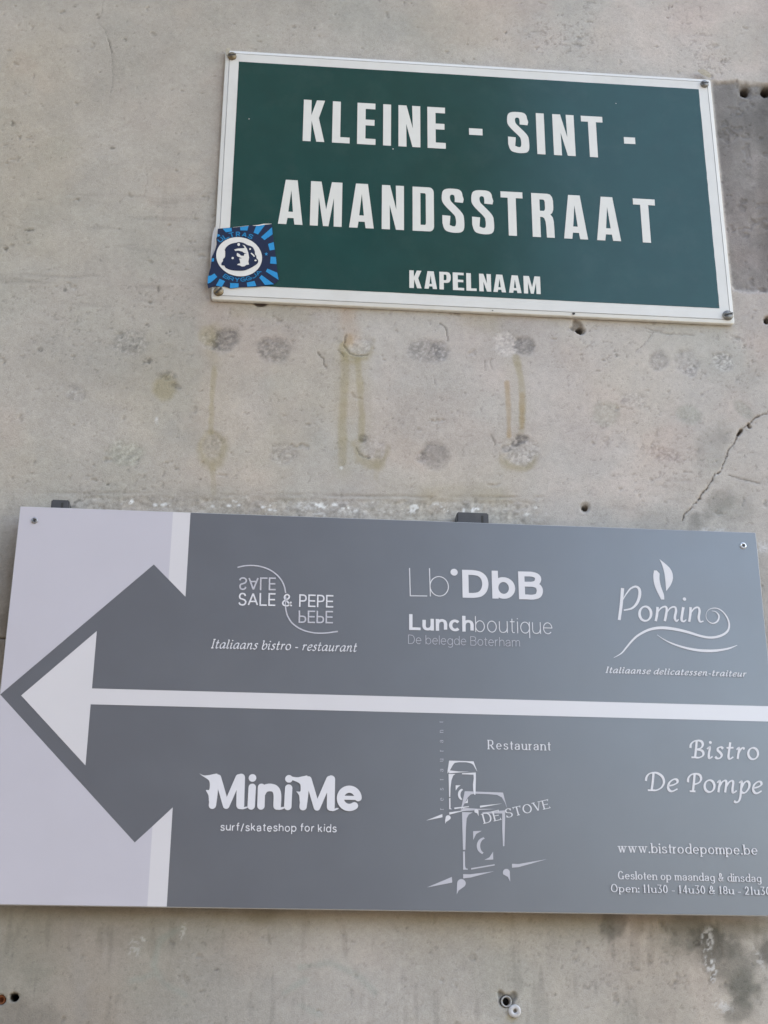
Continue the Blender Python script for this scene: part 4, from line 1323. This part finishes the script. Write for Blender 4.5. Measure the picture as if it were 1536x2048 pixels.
fl = flat()
fl.poly([q(*t) for t in catmull([(600, 165), (650, 205), (690, 245), (712, 290), (714, 340), (695, 390), (657, 442)], 5) + catmull([(655, 410), (650, 350), (640, 280), (622, 215), (600, 167)], 5)])
fl.poly([q(*t) for t in catmull([(553, 262), (546, 310), (552, 370), (572, 430), (615, 514)], 5) + catmull([(641, 514), (637, 470), (612, 400), (600, 340), (600, 290)], 5) + [(575, 262)]])
brush(fl, [(281, 415), (270, 550), (252, 690)], [14, 13, 12])
brush(fl, [(281, 520), (310, 470), (350, 420), (395, 402), (425, 425), (428, 480), (405, 545), (360, 590), (292, 606)], [3, 5, 7, 9, 12, 13, 11, 8, 6])
brush(fl, arc(477, 636, 50, 62, 100, 460, 16), [6 + 6 * abs(math.cos(math.radians(100 + 360 * i / 16 + 25))) for i in range(17)], 2)
brush(fl, [(583, 578), (578, 640), (567, 700)], [11, 11, 10]); brush(fl, [(575, 640), (610, 590), (650, 575), (662, 600), (655, 650), (645, 700)], [3, 6, 8, 10, 11, 10]); brush(fl, [(655, 640), (690, 590), (730, 578), (742, 610), (732, 670), (745, 700), (765, 685)], [3, 6, 8, 10, 11, 8, 4])
brush(fl, [(805, 580), (795, 640), (790, 690), (808, 703), (830, 688)], [11, 11, 11, 8, 4]); fl.disc(q(815, 510), 15 * k)
brush(fl, [(868, 580), (865, 640), (855, 706)], [11, 11, 10]); brush(fl, [(862, 645), (895, 595), (930, 582), (945, 610), (938, 670), (950, 705), (980, 700)], [3, 6, 8, 10, 11, 8, 4])
brush(fl, [(1050, 612), (1085, 620), (1112, 655), (1100, 700), (1058, 720), (1015, 695), (1000, 650), (1020, 605), (1070, 588), (1120, 600), (1168, 645), (1198, 710), (1195, 770), (1160, 810), (1100, 835), (1030, 842), (950, 828), (860, 800), (760, 775), (660, 760), (580, 760), (500, 778), (420, 820), (370, 862), (320, 920), (270, 978), (205, 1016)],
      [2, 4, 7, 7, 5, 3, 2, 2, 4, 5, 6, 7, 8, 9, 10, 10, 10, 11, 12, 13, 12, 10, 9, 8, 7, 5, 1.5])
brush(fl, [(578, 818), (640, 860), (720, 898), (820, 930), (920, 950), (1020, 957), (1110, 952), (1200, 935), (1270, 908)], [1.5, 4, 7, 9, 11, 12, 10, 7, 2])
fl.build("logo", M['print_white'], board)
fl = flat()
txt(fl, ITAL, "Italiaanse delicatessen-traiteur", z(133, 1147), z(1345, 1184), z(140, 1092), tv=.20, th=.095, nib=25, xh=.70, slant=.20, gap=.12, space=.34)
fl.build("lettering", M['print_white'], board)
# 4: children's shop advert
z = zm(380, 1500, .260417)
q = zp(z)
k = .260417 * PX
fl = flat()


def bar(pts, hw, curve_=False, caps=True):
    p = catmull(pts, 6) if curve_ else pts
    if not curve_ and len(p) > 2:
        for a_, b_ in zip(p[:-1], p[1:]):
            fl.strip([q(*a_), q(*b_)], hw * k)
        for t in p[1:-1]: fl.disc(q(*t), hw * k, n=20)
    else:
        fl.strip([q(*t) for t in p], hw * k)
    if caps:
        for t in (p[0], p[-1]): fl.disc(q(*t), hw * k, n=20)


fl.poly([q(*t) for t in smooth_poly([(73, 180), (105, 195), (150, 192), (190, 184), (215, 192), (212, 300), (165, 410), (146, 400), (142, 350), (122, 310), (132, 307), (148, 305), (152, 270), (148, 240), (132, 222), (100, 202)], 3)])
bar([(190, 225), (184, 330), (172, 424)], 26, True); bar([(215, 212), (277, 428)], 22); bar([(279, 428), (374, 210)], 22); bar([(392, 212), (388, 330), (386, 424)], 28, True)
fl.poly([q(*t) for t in smooth_poly([(370, 440), (395, 455), (420, 452), (452, 438), (440, 434), (415, 438)], 3)])
fl.disc(q(480, 215), 27 * k); bar([(478, 287), (474, 350), (470, 430)], 26, True)
bar([(549, 287), (545, 430)], 26); bar([(552, 330), (575, 298), (615, 288), (655, 302), (671, 345), (669, 430)], 27, True)
fl.poly([q(*t) for t in smooth_poly([(655, 445), (680, 460), (710, 455), (738, 440), (725, 436), (700, 440)], 3)])
fl.disc(q(760, 222), 27 * k); bar([(758, 293), (755, 350), (751, 434)], 26, True)
fl.poly([q(*t) for t in smooth_poly([(757, 197), (790, 206), (830, 210), (880, 200), (905, 208), (895, 330), (860, 415), (843, 400), (838, 350), (817, 320), (830, 320), (847, 318), (850, 290), (845, 262), (820, 245), (785, 230)], 3)])
bar([(887, 235), (880, 340), (868, 436)], 26, True); bar([(910, 226), (974, 442)], 22); bar([(976, 442), (1070, 224)], 22); bar([(1084, 226), (1082, 340), (1081, 438)], 28, True)
fl.poly([q(*t) for t in smooth_poly([(1066, 452), (1090, 470), (1115, 465), (1142, 450), (1128, 446), (1105, 452)], 3)])
bar(arc(1223, 372, 68, 70, -4, -306, 26), 25.5, True)
fl.strip([q(1160, 367), q(1312, 370)], 14 * k)
fl.build("logo_lettering", M['print_white'], board)
fl = flat()
txt(fl, SANS, "surf/skateshop for kids", z(233, 620), z(1125, 634), z(233, 556), tv=.12, gap=.17, xh=.72, space=.36, wob=.09)
fl.build("lettering", M['print_white'], board)
# 5: stove advert
z = zm(840, 1420, .195313)
q = zp(z)
k = .195313 * PX


def pol(fl, *pts):
    fl.poly([q(*t) for t in pts])


def stove(fl):
    pol(fl, (298, 518), (548, 526), (588, 632), (570, 605), (545, 560), (520, 545), (470, 535), (400, 535), (355, 542), (335, 565), (300, 630), (282, 650), (282, 625))
    pol(fl, (302, 618), (400, 630), (510, 632), (400, 640), (296, 648))
    pol(fl, (292, 655), (362, 655), (340, 672), (322, 720), (312, 800), (310, 890), (298, 890))
    pol(fl, (430, 648), (571, 640), (572, 700), (568, 868), (556, 868), (545, 820), (542, 760), (550, 700), (548, 662), (430, 658))
    pol(fl, (298, 902), (311, 902), (312, 1005), (328, 1016), (298, 1016))
    pol(fl, (364, 772), (415, 770), (385, 795), (366, 826))
    pol(fl, *(arc(440, 865, 52, 60, 112, 258, 10) + arc(448, 868, 34, 50, 258, 112, 10)))
    pol(fl, (490, 905), (490, 952), (455, 955), (478, 930))
    pol(fl, (350, 1000), (500, 985), (500, 993), (352, 1015))
    pol(fl, (300, 1048), (480, 1024), (300, 1072))
    pol(fl, (62, 1132), (228, 1066), (230, 1098))
    pol(fl, *(arc(288, 1103, 26, 25, 180, 400, 12) + [(290, 1132), (268, 1145), (258, 1166), (257, 1130)]))
    pol(fl, *(arc(577, 1036, 22, 20, 190, 370, 8) + [(600, 1088), (585, 1058), (560, 1048)]))
    pol(fl, (614, 980), (842, 958), (614, 1000))


fl = flat()
stove(fl)
fl.build("logo", M['print_white'], board)
z2 = zm(840, 1580, .195313)
q = zp(z2)
fl = Flat(HT - .0001)
pol(fl, (458, 12), (850, 26), (893, 190), (870, 130), (838, 75), (790, 50), (700, 42), (560, 38), (520, 45), (490, 75), (450, 150), (414, 220), (436, 120))
pol(fl, (440, 182), (600, 192), (775, 194), (600, 206), (418, 216))
pol(fl, (430, 225), (540, 230), (500, 250), (478, 290), (470, 400), (465, 612), (440, 612))
pol(fl, (640, 228), (870, 208), (872, 300), (864, 575), (850, 575), (842, 400), (842, 240), (640, 240))
pol(fl, (440, 630), (460, 630), (462, 780), (470, 802), (490, 806), (490, 815), (442, 815))
pol(fl, (544, 422), (632, 418), (575, 450), (545, 512))
pol(fl, *(arc(665, 572, 84, 88, 108, 262, 14) + arc(672, 572, 56, 74, 262, 112, 14)))
pol(fl, (748, 632), (750, 712), (658, 716), (710, 690))
pol(fl, (524, 800), (764, 760), (766, 772), (524, 815))
pol(fl, (442, 862), (510, 864), (760, 832), (520, 896), (442, 905))
pol(fl, (70, 998), (326, 890), (330, 948))
pol(fl, *(arc(424, 956, 44, 44, 180, 405, 14) + [(430, 1005), (395, 1030), (376, 1070), (378, 1000)]))
pol(fl, *(arc(884, 846, 36, 38, 180, 370, 10) + [(924, 940), (900, 890), (850, 862)]))
pol(fl, (942, 756), (1010, 758), (1300, 708), (1010, 790), (942, 796))
fl.build("logo", M['print_mid'], board)
fl = flat()
txt(fl, SERIF, "Restaurant", z(697, 402), z(1335, 416), z(697, 306), tv=.13, th=.065, xh=.66, gap=.26)
fl.build("lettering", M['print_white'], board)
fl = flat()
txt(fl, SERIF, "DE", z(657, 1165), z(838, 1122), z(635, 1062), tv=.15, th=.065, gap=.14)
fl.build("lettering", M['print_white'], board)
fl = flat()
txt(fl, SERIF, "STOVE", z(885, 1107), z(1340, 1003), z(868, 1015), tv=.15, th=.065, gap=.10)
fl.build("lettering", M['print_white'], board)
fl = flat()
txt(fl, SERIF, "restaurant", z(242, 1022), z(237, 118), z(205, 1022), tv=.14, th=.07, xh=.95, gap=1.75)
fl.build("lettering", M['print_mid'], board)
# 6: bistro advert
z = zm(1190, 1460, .22526)
fl = flat()
txt(fl, ITAL, "Bistro", z(838, 252), z(1450, 267), z(838, 86), tv=.14, th=.068, nib=30, xh=.68, gap=.12, slant=.09)
txt(fl, ITAL, "De", z(440, 543), z(733, 550), z(440, 372), tv=.14, th=.068, nib=30, xh=.70, gap=.10, slant=.09)
txt(fl, ITAL, "Pompe", z(815, 552), z(1480, 568), z(815, 381), tv=.14, th=.068, nib=30, xh=.68, gap=.10, slant=.09)
fl.build("lettering", M['print_white'], board)
z = zm(1190, 1640, .22526)
fl = flat()
txt(fl, SERIF, "www.bistrodepompe.be", z(205, 290), z(1442, 310), z(205, 200), tv=.135, th=.065, xh=.66, gap=.17)
fl.build("lettering", M['print_white'], board)
fl = flat()
txt(fl, SERIF, "Gesloten op maandag & dinsdag", z(207, 525), z(1475, 553), z(207, 452), tv=.14, th=.07, xh=.64, gap=.17, space=.40)
txt(fl, SERIF, "Open: 11u30 - 14u30 & 18u - 21u30", z(140, 640), z(1556, 668), z(140, 568), tv=.14, th=.07, xh=.62, gap=.17, space=.36)
fl.build("lettering", M['print_white'], board)

# ------------------------------------------------------------------ plugs left in the wall
x, z_ = back(1030, 2022, .003)
p = turned("wall_plug", [(.0066, -.004), (.0070, .0016), (.0066, .0030), (.0052, .0036), (.0024, .0036), (.0021, .0026), (.0021, -.003), (.0004, -.003)], M['plastic_white'], None, x, z_)
tag(p, "white plastic wall plug with a small central hole, lower of the pair under the board", "wall plug", "old plugs in the wall")
x, z_ = back(1013, 2003, .001)
p = turned("wall_plug", [(.0058, -.011), (.0062, .0004), (.0060, .0016), (.0052, .0018), (.0044, .0010), (.0042, -.0085), (.0005, -.0085)], M['plastic_grey'], None, x, z_)
p.data.materials.append(M['plug_dark'])
for pl in p.data.polygons:
    if all(p.data.vertices[i].co.y > .003 for i in pl.vertices): pl.material_index = 1
tag(p, "grey tube plug with a black open mouth in a chipped notch of the wall", "wall plug", "old plugs in the wall")
x, z_ = back(1, 1999, .0)
p = turned("wall_plug", [(.0052, -.011), (.0052, -.0035), (.0046, -.0028), (.003, -.0028), (.0026, -.009), (.0005, -.009)], M['rust'], None, x, z_)
tag(p, "rusty orange plug at the wall's lower left beside a black hole", "wall plug", "old plugs in the wall")

scene.cycles.use_adaptive_sampling = True
scene.cycles.max_bounces = 8
